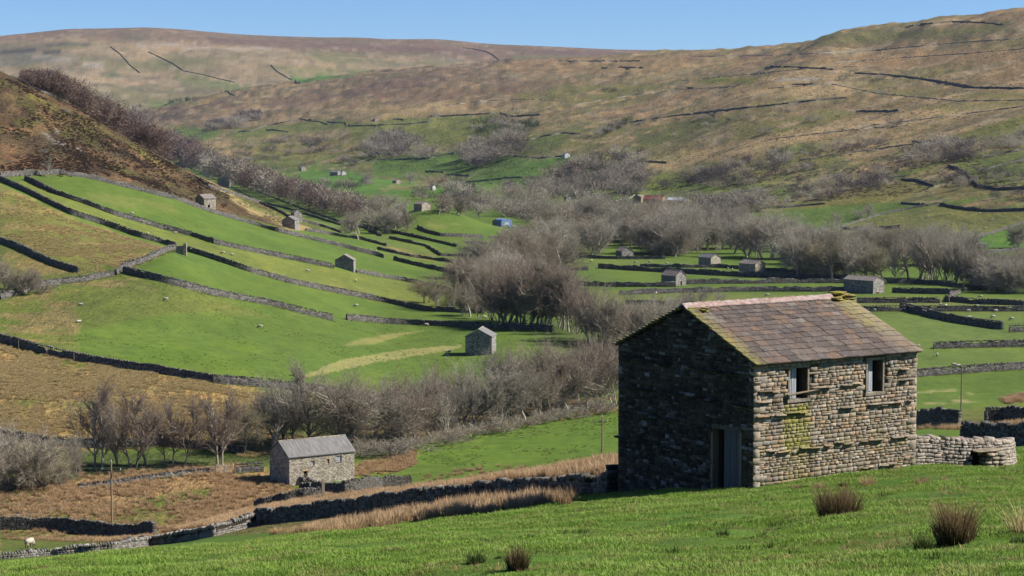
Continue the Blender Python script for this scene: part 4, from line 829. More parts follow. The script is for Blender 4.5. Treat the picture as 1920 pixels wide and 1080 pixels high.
ex = Vector(loc(PL, 1, 0, 0)).normalized(); ey = (Vector(rf(0, 1, 0))-Vector(rf(0, 0, 0))).normalized(); ez = ex.cross(ey)
for k in range(ROW):
    s = -OG-rs.uniform(0, .3); wl_, wh = (.40, .74) if k < 4 else (.32, .62) if k < 8 else (.26, .50)
    while s < LB+OG-.05:
        wd = rs.uniform(wl_, wh); a = max(s, -OG-rs.uniform(0, .03)); b = min(s+wd, LB+OG+rs.uniform(0, .03)); s += wd
        if b-a < .12: continue
        ln = exps[k]+.14; c_ = Vector(rf((a+b)/2, q+ln/2, .082+rs.uniform(0, .012))); tilt = math.atan2(.045, ln)+rs.normal(0, .006)
        M = Matrix((ex, ey, ez)).transposed() @ Matrix.Rotation(-tilt, 3, 'X') @ Matrix.Rotation(rs.normal(0, .012), 3, 'Z')
        o = link('slate', SM[int(rs.integers(10))], roof); o.matrix_local = Matrix.LocRotScale(c_, M.to_quaternion(), (b-a-.012, ln, rs.uniform(.03, .045))); nsl += 1
    q += exps[k]
# ridge tiles of pinkish clay
g = N('ridge_clay', .8, .2); P = g.pos(); oi = g.n.new('ShaderNodeObjectInfo')
g.color(g.mix(g.ramp(g.noise(P, 5, 5, .7), [(.40, 0), (.62, .85)]), g.ramp(oi.outputs['Random'], [(0, (.20, .10, .07)), (.5, (.24, .15, .12)), (1, (.18, .12, .09))]), (.36, .30, .28))); M_RIDGE = g.bump(g.noise(P, 14, 3), .01, .5).m
nt_ = 16; x0, x1 = -.12, LB-.75; st = (x1-x0)/nt_
prof = [(-.24, -.115), (-.12, -.02), (0, .045), (.12, -.02), (.24, -.115)]
zr = ZE+RISE+.10
vs = [(x, y, z+t) for x in (0, 1) for t in (0, .045) for y, z in prof]
fs = [(5+i, 6+i, 16+i, 15+i) for i in range(4)]+[(i+10, i+11, i+1, i) for i in range(4)]+[(0+i, 1+i, 6+i, 5+i) for i in range(4)]+[(15+i, 16+i, 11+i, 10+i) for i in range(4)]+[(0, 5, 15, 10), (14, 19, 9, 4)]
RT = mesh_np('ridge_tile', vs, fs, M_RIDGE); yaw = math.atan2(E1[1], E1[0])
for i in range(nt_):
    o = link('ridge_tile', RT, roof, loc(PL, x0+i*st, WB/2, zr+rs.uniform(-.008, .012)+.03*(i % 2)*.2)); o.rotation_euler = (0, -.075+rs.normal(0, .012), yaw); o.scale = (st*.97, 1.08, 1.08)
# mossy stones heaped at the ends of the ridge and along the verges
def flat_stones(name, spots, mat):
    for (s, d, z, a, b, h) in spots:
        o = link(name, RM.setdefault(('fl', int(rs.integers(4)), mat.name), mesh_np(name, [(x, z_, -y) for x, y, z_ in rock(40+int(rs.integers(9)), )[0]], rock(0)[1], mat)), roof, loc(PL, s, d, z))
        o.rotation_euler = (rs.normal(0, .07), rs.normal(0, .07), yaw+rs.normal(0, .25)); o.scale = (a, b, h)
g = N('mossy_stone', .95, .05); P = g.pos(); g.color(g.mix(g.ramp(g.noise(P, 4, 4, .7), [(.44, 0), (.60, 1)]), (.19, .14, .075), (.27, .25, .03))); M_MSTONE = g.bump(g.noise(P, 12, 4, .7), .04, .9).m
sp = []
for k in range(5):
    z = zr-.12+k*.07; sp += [(LB-.42+rs.normal(0, .07), WB/2-.06*rs.random(), z, rs.uniform(.65, 1.0)*(1-.06*k), .55, .085)]
    if k < 4: sp += [(LB-.05+rs.normal(0, .06), WB/2-.15+rs.normal(0, .05), z-.05, .45, .5, .09), (LB-.75+rs.normal(0, .05), WB/2-.3, z-.12, .4, .4, .07)]
flat_stones('ridge_stone', sp, M_MSTONE)
flat_stones('ridge_stone', [(.50, WB/2-.45, zr-.22, .55, .35, .08), (.55, WB/2-.5, zr-.15, .4, .3, .08), (.62, WB/2-.55, zr-.09, .3, .25, .07)], M_MSTONE)
SLV = mesh_np('verge_slate', [(x, z_, -y) for x, y, z_ in ROCKS[3][0]], ROCKS[3][1], M_SLATE)
for i in range(20):
    p = Vector(rf(-OG+.02, .2+i*SL/20.5, .06, -1)); o = link('verge_slate', SLV, roof, tuple(p)); o.rotation_euler = (0, 0, yaw+rs.normal(0, .2)); o.scale = (.3, rs.uniform(.2, .4), rs.uniform(.04, .07))
# ---- curved sheep pen wall joined to the far corner
pp = [(float(ut(x, 870)[0])*y, y, 0) for x, y in ((1705, 80.6), (1730, 81.0), (1760, 81.3), (1800, 81.6), (1838, 82.2), (1864, 82.8), (1880, 84.0), (1889, 86.0), (1891, 88.6), (1886, 91.5), (1872, 95))]
M_PEN = stone_mat('pen_stone', [(0, (.17, .145, .115)), (.3, (.25, .21, .17)), (.6, (.30, .265, .22)), (.8, (.32, .25, .195)), (1, (.22, .20, .175))], .6)
rubble_wall(None, (1.08, .8), 'curved pinkish drystone sheep pen joined to the right end of the big barn', 12, path=Path(pp), nobj=290, ends=False, hm=(.09, .19), lm=(.15, .38), mat=M_PEN, hole=[(2.95, 3.3, -1, .62)], cs=.5)
pen = bpy.data.objects[[o.name for o in bpy.data.objects if o.get('label', '').startswith('curved pinkish')][0]]
pth = Path(pp); off = np.array(pen.location)
def pen_st(s, d, z, l, dd, h, mat=M_PEN, nm='slab_stone'):
    stone_obj((int(rs.integers(12)), s, d, z, l, dd, h, .5, rs.normal(0, .03)), pth, off, pen, mat, nm)
pen_st(3.55, -.42, .74, 1.3, .6, .11, M_QUOIN, 'lintel')
for z in np.arange(-.1, .62, .17):
    for a in (3.45, 3.8, 4.15): pen_st(a+rs.normal(0, .04), -.42-.15*rs.random(), z, rs.uniform(.25, .4), .5, .15, M_QUOIN)
m = MB(); q = [tuple(np.array([float(v) for v in pth(s, d, z)])-off) for d in (-.22, -.21) for s, z in ((2.9, -.2), (3.35, -.2), (3.35, .64), (2.9, .64))]; m.add(q, [(0,1,2,3), (7,6,5,4), (0,4,5,1), (1,5,6,2), (2,6,7,3), (3,7,4,0)]); m.build('low_opening', M_DARK, pen)
print('slates', nsl, 'Litems', len(L_its), 'Gitems', len(G_its), 'ZE', ZE, 'RISE', RISE)
# ================================================================ the other barns and farm buildings
def roof_mat(name, a, b, ang=0, sc=1.0, tint=None):
    g = N(name, .8, .25); P = g.obj(); v = g.node('ShaderNodeTexBrick', 0, Vector=P, Scale=sc, Mortar_Size=.02) if False else g.noise(g.scale(P, (3.2, .35, .35)), 1.2*sc, 4, .6)
    c = g.mix(g.ramp(v, [(.35, 0), (.65, 1)]), a, b); c = g.mix(1, c, g.ramp(g.noise(P, 5, 4, .7), [(.3, .75), (.7, 1.25)]), 'MULTIPLY'); g.color(c); return g.m
M_RG = roof_mat('grey_slate_roof', (.10, .096, .092), (.185, .176, .168)); M_RB = roof_mat('brown_slate_roof', (.13, .11, .095), (.24, .205, .18))
M_RRED = roof_mat('red_sheet_roof', (.15, .04, .035), (.20, .06, .05)); M_RW = roof_mat('pale_sheet_roof', (.30, .32, .34), (.42, .44, .46)); M_RBL = roof_mat('blue_sheet', (.10, .17, .31), (.15, .23, .38))
M_B1 = far_stone('barn_rubble_grey', (.13, .12, .105), (.36, .34, .31), (.05, .045, .038), 3.2); M_B2 = far_stone('barn_rubble_pale', (.22, .19, .145), (.45, .40, .32), (.11, .09, .07), 3.4)
M_WHITE = N('white_render', .8, .2).color((.45, .44, .42)).m; M_BUFF = N('buff_render', .85, .1).color((.27, .21, .12)).m
M_GLASS = N('dull_glass', .25, .5).color((.05, .06, .065)).m; M_OCHRE = N('raw_timber', .8, .1).color((.42, .27, .13)).m
def far_barn(px, py, wl_, wr, phi, eave, ridge, label, gable='R', wall=M_B1, rmat=M_RB, cat='barn', opens=(), thru=0, name='field_barn', group=None, dm=8, sizes=None, sink=1.2, noroof=False, kneel=False):
    X, Y, Zg = pick(px, py, dmin=dm); ph = R(phi); m_px = Y/F
    a = wr*m_px/max(math.cos(ph), .16); b = wl_*m_px/max(math.sin(ph), .16)     # right face length, left face length
    if sizes: a, b = sizes[0] or a, sizes[1] or b
    h = eave*m_px; hr = ridge*m_px
    t = thing(name, label, cat, (X, Y, Zg), ph, group)
    w = MB(); tk = .5
    # local axes: x along the right face, y along the left face (away)
    def wallbox(x0, x1, y0, y1, face, op):
        # split the face into strips round its openings: op = (u0,u1,z0,z1)
        L_ = (x1-x0) if face == 'x' else (y1-y0); cuts = sorted(op); u = 0
        def bx(u0, u1, z0, z1):
            if u1-u0 < .01: return
            if face == 'x': w.box(x0+u0, x0+u1, y0, y1, z0, z1)
            else: w.box(x0, x1, y0+u0, y0+u1, z0, z1)
        for (u0, u1, z0, z1) in cuts: bx(u, u0, -sink, h); bx(u0, u1, -sink, z0); bx(u0, u1, z1, h); u = u1
        bx(u, L_, -sink, h)
    opx = [o for o in opens if o[0] == 'R']; opy = [o for o in opens if o[0] == 'L']
    wallbox(0, a, 0, tk, 'x', [o[1:5] for o in opx]); wallbox(0, tk, tk, b, 'y', [(o[1]-tk, o[2]-tk, o[3], o[4]) for o in opy]); w.box(a-tk, a, tk, b, -sink, h); w.box(tk, a-tk, b-tk, b, -sink, h)
    e = .002
    if gable == 'R':
        for y0 in (0, b-tk): w.add([(e, y0+e, h), (a-e, y0+e, h), (a/2, y0+e, hr), (e, y0+tk, h), (a-e, y0+tk, h), (a/2, y0+tk, hr)], [(0,1,2),(5,4,3),(0,2,5,3),(1,4,5,2),(0,3,4,1)])
    else:
        for x0 in (0, a-tk): w.add([(x0+e, e, h), (x0+e, b-e, h), (x0+e, b/2, hr), (x0+tk, e, h), (x0+tk, b-e, h), (x0+tk, b/2, hr)], [(0,2,1),(3,4,5),(0,3,5,2),(1,2,5,4),(0,1,4,3)])
    w.build('walls', wall, t)
    if not noroof:
        ov = .22; th = .16
        for sgn in (0, 1):
            m = MB(); W_, L_ = (a, b) if gable == 'R' else (b, a); k = (hr-h)/(W_/2); pts = []
            for dz in (.015, th):
                for (u, v_) in ((-ov, -ov), (-ov, L_+ov), (W_/2, L_+ov), (W_/2, -ov)):
                    z = h+k*u+dz; u_ = u if not sgn else W_-u; pts.append((u_, v_, z) if gable == 'R' else (v_, u_, z))
            m.add(pts, [(0,1,2,3),(7,6,5,4),(0,4,5,1),(1,5,6,2),(2,6,7,3),(3,7,4,0)]); m.build('roof_slope', rmat, t)
        m = MB(); L_ = b if gable == 'R' else a; zz = hr+th-.02
        if gable == 'R': m.box(a/2-.15, a/2+.15, -ov-.02, b+ov+.02, zz-.08, zz+.06)
        else: m.box(-ov-.02, a+ov+.02, b/2-.15, b/2+.15, zz-.08, zz+.06)
        m.build('ridge', M_B2, t)
    for o in opens:
        fc, u0, u1, z0, z1, kind = o; par = link('door' if kind in ('door', 'dark') else 'window', None, t)
        def fb(m, p0, p1, d0, d1, q0, q1):
            if fc == 'R': m.box(p0, p1, d0, d1, q0, q1)
            else: m.box(d0, d1, p0, p1, q0, q1)
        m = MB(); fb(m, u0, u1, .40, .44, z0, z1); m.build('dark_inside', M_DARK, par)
        m = MB(); fb(m, u0-.12, u1+.12, -.03, .1, z1, z1+.16); m.build('lintel', M_OCHRE if kind in ('dark', 'tim') else M_B2, par)
        m = MB(); fb(m, u0-.08, u1+.08, -.06, .1, z0-.10, z0-.002); m.build('sill', M_B2, par)
        if kind in ('glass', 'door', 'tim'):
            m = MB(); fb(m, u0+.02, (u0+u1)/2 if kind == 'tim' else u1-.02, .16, .20, z0+.02, z1-.02); m.build('boards' if kind == 'door' else 'shutter', M_GLASS if kind == 'glass' and False else (M_OCHRE if kind == 'tim' else M_WOOD), par)
    if thru:
        r = np.random.default_rng(int(px)); face_l = wl_ > wr; L_ = b if face_l else a
        for q in range(thru):
            z = .9+q*(hr-1.3)/thru
            for u in np.arange(.5, L_-.4, .55):
                if z > h-.2 and abs(u-L_/2) > (hr-z-.3)/(hr-h)*L_/2: continue
                if r.random() < .25: continue
                m = MB(); s_ = r.uniform(.15, .3); zq = z+r.normal(0, .05)
                if face_l: m.box(-.22, .1, u, u+s_, zq, zq+.09)
                else: m.box(u, u+s_, -.22, .1, zq, zq+.09)
                m.build('through_stone', M_B1, t)
    return t
VB = 'stone field barns'
far_barn(543,911,46,117,33,54.5,79,'long pale stone barn with grey roof and small windows in the rushy pasture','L',M_B2,M_RG,
   opens=[('R',2.6,3.35,.9,2.2,'dark'),('R',4.0,4.65,2.95,3.75,'glass'),('R',6.9,7.4,3.05,3.85,'tim'),('R',8.75,9.75,3.15,4.25,'glass')],group=VB,sink=2)
far_barn(922,665,50,9,82,33.5,47,'square stone barn with rows of jutting stones standing alone in the near green valley field','L',M_B1,M_RG,thru=4,group=VB)
far_barn(663,511,35,3,86,23,33,'small grey gabled barn on the wall line of the middle left field','L',M_B1,M_RB,thru=3,sizes=(5.5,None),group=VB)
far_barn(383,390,21.5,20,35,17.5,25,'small barn with a bright sunlit wall and dark gable under the brown moor','L',M_B2,M_RB,opens=[('R',1.6,2.6,0,1.3,'dark')],group=VB)
far_barn(553,431,25,5,72,18,25,'lower of the two close barns on the left hillside, dark gable towards the viewer','L',M_B1,M_RG,sizes=(5,None),thru=2,group=VB)
far_barn(552,413,8,13,35,14,20,'upper of the two close barns, partly hidden behind the lower one','R',M_B1,M_RB,group=VB)
far_barn(430,351,23,4,70,14,20,'roofless grey barn at the edge of the red wood','L',M_B1,M_RB,sizes=(4.5,None),noroof=True,group=VB)
far_barn(791,396,16,16,42,13,18,'lone barn on top of the green knoll','R',M_B2,M_RB,group=VB)
far_barn(1166,486,10,22,22,15,22,'leftmost barn of the valley floor, in front of the dark wood','R',M_B1,M_RB,group=VB,opens=[('R',2.4,3.2,0,1.8,'dark')])
far_barn(1333,502,21,20,38,18.5,25,'valley floor barn second from the left, by the edge of the dark wood','R',M_B2,M_RG,thru=0,group=VB)
far_barn(1416,512,27,21,40,16.5,23,'valley floor barn right of the wood edge, above the long dark wall','R',M_B2,M_RB,group=VB)
far_barn(1267,536,25,21,40,18.5,28,'nearest valley floor barn left of the big roof, in front of the long dark wall','R',M_B1,M_RB,group=VB,opens=[('R',2.5,3.3,0,1.7,'dark')])
far_barn(1637,551,47,25,42,24,31,'long dark fronted barn behind the big barn roof on the valley floor','R',M_B1,M_RB,group=VB,opens=[('R',1.8,3.6,0,.5,'dark')])
far_barn(1636,467,17,15,48,18,24,'dark gabled barn among the bare trees on the right','L',M_B2,M_RB,group=VB)
far_barn(1847,467,26,3,78,9,12,'low grey shed by the wall under the right hand sheep pasture','R',M_B2,M_RG,cat='shed',name='low_shed',sizes=(4,None))
far_barn(937,424,14,4,70,9,13,'stone farmhouse gable beside the blue shed','L',M_BUFF,M_RB,cat='farmhouse',name='farmhouse',sizes=(6,None))
far_barn(1202,381,14,9,45,12,15,'dark end building of the red roofed farm range','L',M_BUFF,M_RB,cat='farm building',name='farm_building')
t = far_barn(1241,381,34,6,60,7,14,'long farm range with red sheet roof among the trees','R',M_BUFF,M_RRED,cat='farm building',name='farm_building',sizes=(8,None))
far_barn(1284,380,34,4,60,4,9,'low shed with a pale sheet roof right of the red roofed range','R',M_B2,M_RW,cat='shed',name='sheet_roof_shed',sizes=(9,None))
far_barn(565,321,5,9,30,7,9,'small distant barn left of the white farmhouse in the far valley','R',M_B2,M_RG,cat='barn')
far_barn(633,329,15,3,62,6,9,'dark roofed distant farm range in the far valley','R',M_B1,M_RG,cat='farm building',name='farm_building',sizes=(9,None)); far_barn(641,329,3,8,25,6,9,'white distant farmhouse in the far valley','R',M_WHITE,M_RG,cat='farmhouse',name='farmhouse')
far_barn(684,342,3,10,30,4,7,'tiny distant stone barn on the far green field, left','R',M_B1,M_RB); far_barn(743,344,8,9,35,5,7.5,'tiny distant stone barn on the far green field, right','R',M_B2,M_RB)
far_barn(811,357,6,6,40,7,10,'tiny pale gabled barn beside the orange willow','R',M_WHITE,M_RG); far_barn(1059,297,4,10,25,8,11,'small white gabled hut on the lower right hill','R',M_WHITE,M_RG,cat='hut',name='stone_hut')
far_barn(703,228,4,5,35,5,7,'tiny stone hut high in the middle distance','R',M_B1,M_RB,cat='hut',name='stone_hut'); far_barn(1062,376,4,14,25,7,9,'ruined hut in the wooded bank','R',M_B1,M_RB,cat='hut',name='stone_hut')
# blue round-topped shed
X, Y, Zg = pick(940, 425); k = Y/F; t = thing('arched_shed', 'blue arched sheet metal shed beside the farmhouse', 'shed', (X, Y, Zg), R(28)); m = MB(); n = 10; Wd, Ln, hh = 23*k, 9, 9*k
A_ = [(Wd/2-Wd/2*math.cos(math.pi*i/n), hh+5.5*k*math.sin(math.pi*i/n)) for i in range(n+1)]; pr = [(0, -1)]+A_+[(Wd, -1)]; q = len(pr)
m.add([(x, y, z) for y in (0, Ln) for x, z in pr], [tuple(range(q)), tuple(range(q, 2*q))[::-1]]+[(i+q, i+1+q, i+1, i) for i in range(q-1)]); m.build('shell', M_RBL, t)
m = MB(); m.box(Wd*.3, Wd*.7, -.06, -.01, 0, hh*.9); m.build('door', M_RW, t)
def vehicle(px, py, lab, s):
    X, Y, Zg = pick(px, py); t = thing('parked_van', lab, 'van', (X, Y, Zg), R(8)); m = MB()
    P_ = [(-2.2,.35),(2.2,.35),(2.25,1.0),(1.5,1.15),(1.0,s),(-2.1,s),(-2.25,1.1)]; q = len(P_)
    m.add([(x, y, z) for y in (-.85, .85) for x, z in P_], [tuple(range(q)), tuple(range(q, 2*q))[::-1]]+[(i+q, (i+1) % q+q, (i+1) % q, i) for i in range(q)]); m.build('body', M_WHITE, t)
    m = MB(); m.box(.3, 1.05, -.87, -.855, 1.05, s-.15); m.build('window', M_GLASS, t)
    for wx in (-1.4, 1.4):
        for wy in (-.8, .8): m = MB(); m.tube([(wx, wy-.1, .35), (wx, wy+.1, .35)], .35, n=12); m.build('wheel', M_DARK, t)
vehicle(949, 427, 'white van parked left, in front of the blue shed', 1.9); vehicle(966, 427, 'white car parked right of the white van', 1.5)
# stone fold on the left hillside
def fold():
    X, Y, Zg = pick(330, 474); t = thing('stone_fold', 'small roofless stone fold with a tall pale pillar at the wall junction', 'sheepfold', (X, Y, Zg)); k = Y/F
    m = MB(); m.box(0, 14*k, 0, .6, -.8, 13*k); m.box(0, .6, .6, 4, -.8, 12*k); m.build('wall_piece', M_B1, t); m = MB(); m.box(14.05*k, 20*k, -.4, .6, -1, 18*k); m.build('pillar', M_B2, t)
fold()
# rubble byre porch in front of second barn
# ================================================================ bare trees
def mk_tree(seed, kind):
    """unit-height leafless tree: limbs (tapered 4-sided tubes) and crown (thin twig blades)"""
    r = np.random.default_rng(seed); tv, tf = [], []; wv, wf = [], []
    def tube(P, r0, r1):
        P = np.array(P); n = len(P); o = sum(len(a) for a in tv); T = np.gradient(P, axis=0); T /= np.linalg.norm(T, axis=1)[:, None]+1e-9
        a = np.cross(T, [0.31, .95, .05]); a /= np.linalg.norm(a, axis=1)[:, None]+1e-9; b = np.cross(T, a); rr = np.linspace(r0, r1, n)[:, None]
        V = np.stack([P+a*rr, P+b*rr, P-a*rr, P-b*rr], 1).reshape(-1, 3); tv.append(V)
        for i in range(n-1):
            for j in range(4): tf.append((o+i*4+j, o+i*4+(j+1) % 4, o+i*4+4+(j+1) % 4, o+i*4+4+j))
    def twig(p, d, l, wd):
        n = r.normal(size=3); s = np.cross(d, n); s /= np.linalg.norm(s)+1e-9; o = len(wv)*3
        wv.append(np.array([p-s*wd/2, p+s*wd/2, p+d*l])); wf.append((o, o+1, o+2))
    def nrm(v): return v/(np.linalg.norm(v)+1e-9)
    def limb(p, d, l, rad, lev):
        n = K.get('n0', 5) if lev == 0 else 5 if lev < 2 else 4; P = [p]; q = p.copy(); dd = d.copy(); out = []
        for i in range(n):
            dd = nrm(dd+r.normal(0, K['wob'], 3)+np.array([0, 0, K['up']*(.6 if lev else .2)])); q = q+dd*l/n; P.append(q.copy()); out.append((q.copy(), dd.copy()))
        if lev <= 2: tube(P, rad*1.25, rad*.55)
        else:
            for i in range(len(P)-1): twig(P[i], nrm(P[i+1]-P[i]), np.linalg.norm(P[i+1]-P[i])*1.1, rad*2)
        if lev >= K['lev']:
            for (c, e) in out:
                for _ in range(K['tw']): twig(c, nrm(e+r.normal(0, .75, 3)+np.array([0, 0, .25])), l*r.uniform(.35, .8), .0018*K['tk'])
            return
        for c, (q_, e) in enumerate(out[1 if lev == 0 else 0:]):
            for _ in range(K['br'][min(lev, len(K['br'])-1)]):
                if r.random() < .12: continue
                ax = nrm(np.cross(e, r.normal(size=3))); a = r.uniform(*K['ang']); nd = nrm(e*math.cos(a)+ax*math.sin(a))
                limb(q_, nd, l*r.uniform(*K['rat'])*((1.25-.8*c/len(out)) if lev == 0 and 'n0' in K else 1), rad*.5, lev+1)
        limb(P[-1], dd, l*(.62 if 'n0' not in K or lev else .3), rad*.42, lev+1)
    base = dict(wob=.12, up=.10, lev=3, tw=3, br=(2, 2, 2), ang=(.5, 1.0), rat=(.45, .68), tk=1.0)
    if kind == 'spread':    K = dict(base, ang=(.55, 1.15), rat=(.5, .78), br=(2, 2, 2), wob=.17); limb(np.array([0, 0, -.03]), np.array([r.normal(0, .05), r.normal(0, .05), 1]), .46, .022, 0)
    elif kind == 'slim':    K = dict(base, ang=(.55, .95), rat=(.30, .42), br=(3, 2, 2), up=.16, tw=3, n0=8); limb(np.array([0, 0, -.03]), np.array([r.normal(0, .04), 0, 1]), .82, .014, 0)
    elif kind == 'multi':
        K = dict(base, ang=(.4, .8), rat=(.30, .46), br=(2, 2, 1), up=.15, tw=4)
        for i in range(5): a = r.uniform(0, 6.28); limb(np.array([math.cos(a)*.03, math.sin(a)*.03, -.03]), nrm(np.array([math.cos(a)*.25, math.sin(a)*.25, 1])), r.uniform(.5, .72), .010, 0)
    elif kind == 'round':   K = dict(base, ang=(.6, 1.3), rat=(.55, .8), br=(3, 2, 2), up=.02, tw=5, tk=1.3); limb(np.array([0, 0, -.03]), np.array([0, 0, 1.]), .40, .022, 0)
    elif kind == 'bush':
        K = dict(base, ang=(.5, 1.1), rat=(.45, .6), br=(2, 2), lev=2, tw=8, up=.08, tk=1.8)
        for i in range(8): a = i*.785+r.uniform(-.3, .3); limb(np.array([math.cos(a)*.06, math.sin(a)*.06, -.03]), nrm(np.array([math.cos(a)*.8, math.sin(a)*.8, 1])), r.uniform(.38, .55), .010, 0)
    V = np.concatenate(tv); W = np.concatenate(wv); s = 1/max(np.percentile(W[:, 2], 98.5), .2); return V*s, np.array(tf), W*s, np.array(wf)
def twig_mat(name, a, b):
    g = N(name, .9, .05); oi = g.n.new('ShaderNodeObjectInfo'); c = g.mix(g.noise(g.obj(), 5, 2), a, b); c = g.mix(1, c, g.ramp(oi.outputs['Random'], [(0, .75), (1, 1.25)]), 'MULTIPLY')
    g.color(c); tr = g.n.new('ShaderNodeBsdfTranslucent'); g.l.new(c, tr.inputs[0]); mx = g.n.new('ShaderNodeMixShader'); mx.inputs[0].default_value = .25
    g.l.new(g.b.outputs[0], mx.inputs[1]); g.l.new(tr.outputs[0], mx.inputs[2]); g.l.new(mx.outputs[0], g.out.inputs[0]); return g.m
T_GREY = twig_mat('grey_twigs', (.24, .215, .17), (.385, .345, .275)); T_BRN = twig_mat('brown_twigs', (.205, .168, .125), (.32, .27, .205)); T_RED = twig_mat('reddish_twigs', (.165, .12, .092), (.25, .19, .148)); T_OLV = twig_mat('olive_twigs', (.21, .185, .115), (.31, .27, .17))
T_HILL = twig_mat('purplish_twigs', (.065, .054, .05), (.13, .108, .10)); T_RW = twig_mat('russet_twigs', (.095, .063, .052), (.165, .118, .10)); T_DRK = twig_mat('evergreen', (.02, .035, .014), (.035, .055, .02)); T_ORG = twig_mat('orange_twigs', (.25, .15, .06), (.32, .20, .09))
g = N('bark', .95, .05); g.color(g.mix(g.noise(g.scale(g.obj(), (30, 30, 6)), 2, 3), (.15, .13, .10), (.40, .355, .29))); M_BARK = g.m
KINDS_ = {'spread': (1, 2, 3), 'slim': (11, 12, 13), 'multi': (21, 22, 23), 'round': (31, 32, 33), 'bush': (41, 42, 43)}
TREES = {}
for k_, sds in KINDS_.items():
    for s_ in sds: TREES[(k_, s_)] = mk_tree(s_, k_)
TM = {}; ntris = sum(len(v[1])*2+len(v[3]) for v in TREES.values()); print('tree tris', ntris, {k: len(v[3]) for k, v in TREES.items()})
LOD = {}
def far_mesh(kind, s_, mat, wd_=.016):
    """cheap crown for far off trees: fewer, wider twig blades"""
    k = (kind, s_, mat.name)
    if k not in LOD:
        V, f, W, wf = TREES[(kind, s_)]; r = np.random.default_rng(s_); n = len(wf); q = r.choice(n, min(n, 900), replace=False); T = W.reshape(-1, 3, 3)[q].copy()
        mid = (T[:, 0]+T[:, 1])/2; wd = T[:, 1]-T[:, 0]; wd *= (wd_/(np.linalg.norm(wd, axis=1)+1e-9))[:, None]; T[:, 0] = mid-wd/2; T[:, 1] = mid+wd/2
        LOD[k] = T
    return LOD[k]
FORM = {'spread': 'spreading', 'slim': 'slim', 'multi': 'many stemmed', 'round': 'round crowned', 'bush': 'bushy'}
SPEC = {'spread': 'broad_tree', 'slim': 'upright_tree', 'multi': 'upright_tree', 'round': 'broad_tree', 'bush': 'bare_bush'}  # object names follow the crown form of the mesh, not a known species
ORD = 'first second third fourth fifth sixth seventh eighth ninth tenth eleventh twelfth thirteenth fourteenth fifteenth sixteenth seventeenth eighteenth nineteenth twentieth'.split()
ORD += ['twenty-'+o for o in ORD[:9]]+['thirtieth']+['thirty-'+o for o in ORD[:9]]+['fortieth']+['forty-'+o for o in ORD[:9]]+['fiftieth']
def name_in_order(ts, where):
    for i, t in enumerate(sorted(ts, key=lambda t: t.location.x/t.location.y)):
        t['label'] = (ORD[i] if i < 50 else 'further')+' '+t['form']+' from the left, '+where
        del t['form']
def merged(name, label, items, kind='stuff', n_blades=420):
    """woods past counting: one mesh of twig blades per tint; items = (x, y, z, height, width, kind, tint)"""
    by = {}
    for it in items: by.setdefault(it[6].name, []).append(it)
    Vs, mi, ms_ = [], [], []
    for j, (mn, li) in enumerate(by.items()):
        ms_.append(li[0][6])
        for x, y, z, h, w_, k, m in li:
            s_ = KINDS_[k][int(rng.integers(3))]; T = far_mesh(k, s_, m); T = T[rng.choice(len(T), min(len(T), n_blades), replace=False)]; mid = T.mean(1, keepdims=True); T = mid+(T-mid)*np.array([1.9, 1.9, 1.5])
            a = rng.uniform(0, 6.28); c, s2 = math.cos(a), math.sin(a); V = T.reshape(-1, 3)*np.array([h*w_, h*w_, h]); Vs.append(np.c_[V[:, 0]*c-V[:, 1]*s2+x, V[:, 0]*s2+V[:, 1]*c+y, V[:, 2]+z]); mi.append(np.full(len(T), j))
    V = np.concatenate(Vs); o = link(name, mesh_np(name, V, np.arange(len(V)).reshape(-1, 3), mats=ms_, midx=np.concatenate(mi))); o['label'] = label; o['category'] = 'scrub' if 'scrub' in name else 'wood'; o['kind'] = kind; return o
def tree(px, py, hpx, kind, mat, label, cat='tree', group=None, wid=1.0, name='bare_tree', dmin=8, dmax=8500, pos=None, low=False):
    X, Y, Zg = pos or pick(px, py, dmin=dmin, dmax=dmax); H = hpx*Y/F; s_ = KINDS_[kind][int(rng.integers(3))]; low = low or hpx < 42
    name = SPEC[kind] if mat is not T_DRK else 'evergreen_tree'; t = thing(name, label, 'bush' if kind == 'bush' else cat, (X, Y, Zg), float(rng.uniform(0, 6.28)), group); t.scale = (H*wid*rng.uniform(.92, 1.08), H*wid*rng.uniform(.92, 1.08), H)
    if (kind, s_, 't') not in TM:
        V, f, W, wf = TREES[(kind, s_)]; TM[(kind, s_, 't')] = mesh_np('trunk', V, f, M_BARK)
    k = (kind, s_, mat.name, low)
    if k not in TM:
        V, f, W, wf = TREES[(kind, s_)]
        if low: T = far_mesh(kind, s_, mat); TM[k] = mesh_np('crown', T.reshape(-1, 3), np.arange(len(T)*3).reshape(-1, 3), mat)
        else: TM[k] = mesh_np('crown', W, wf, mat)
    link('trunk', TM[(kind, s_, 't')], t); link('crown', TM[k], t); return t
def mats(*m): return [m[i] for i in range(len(m))]
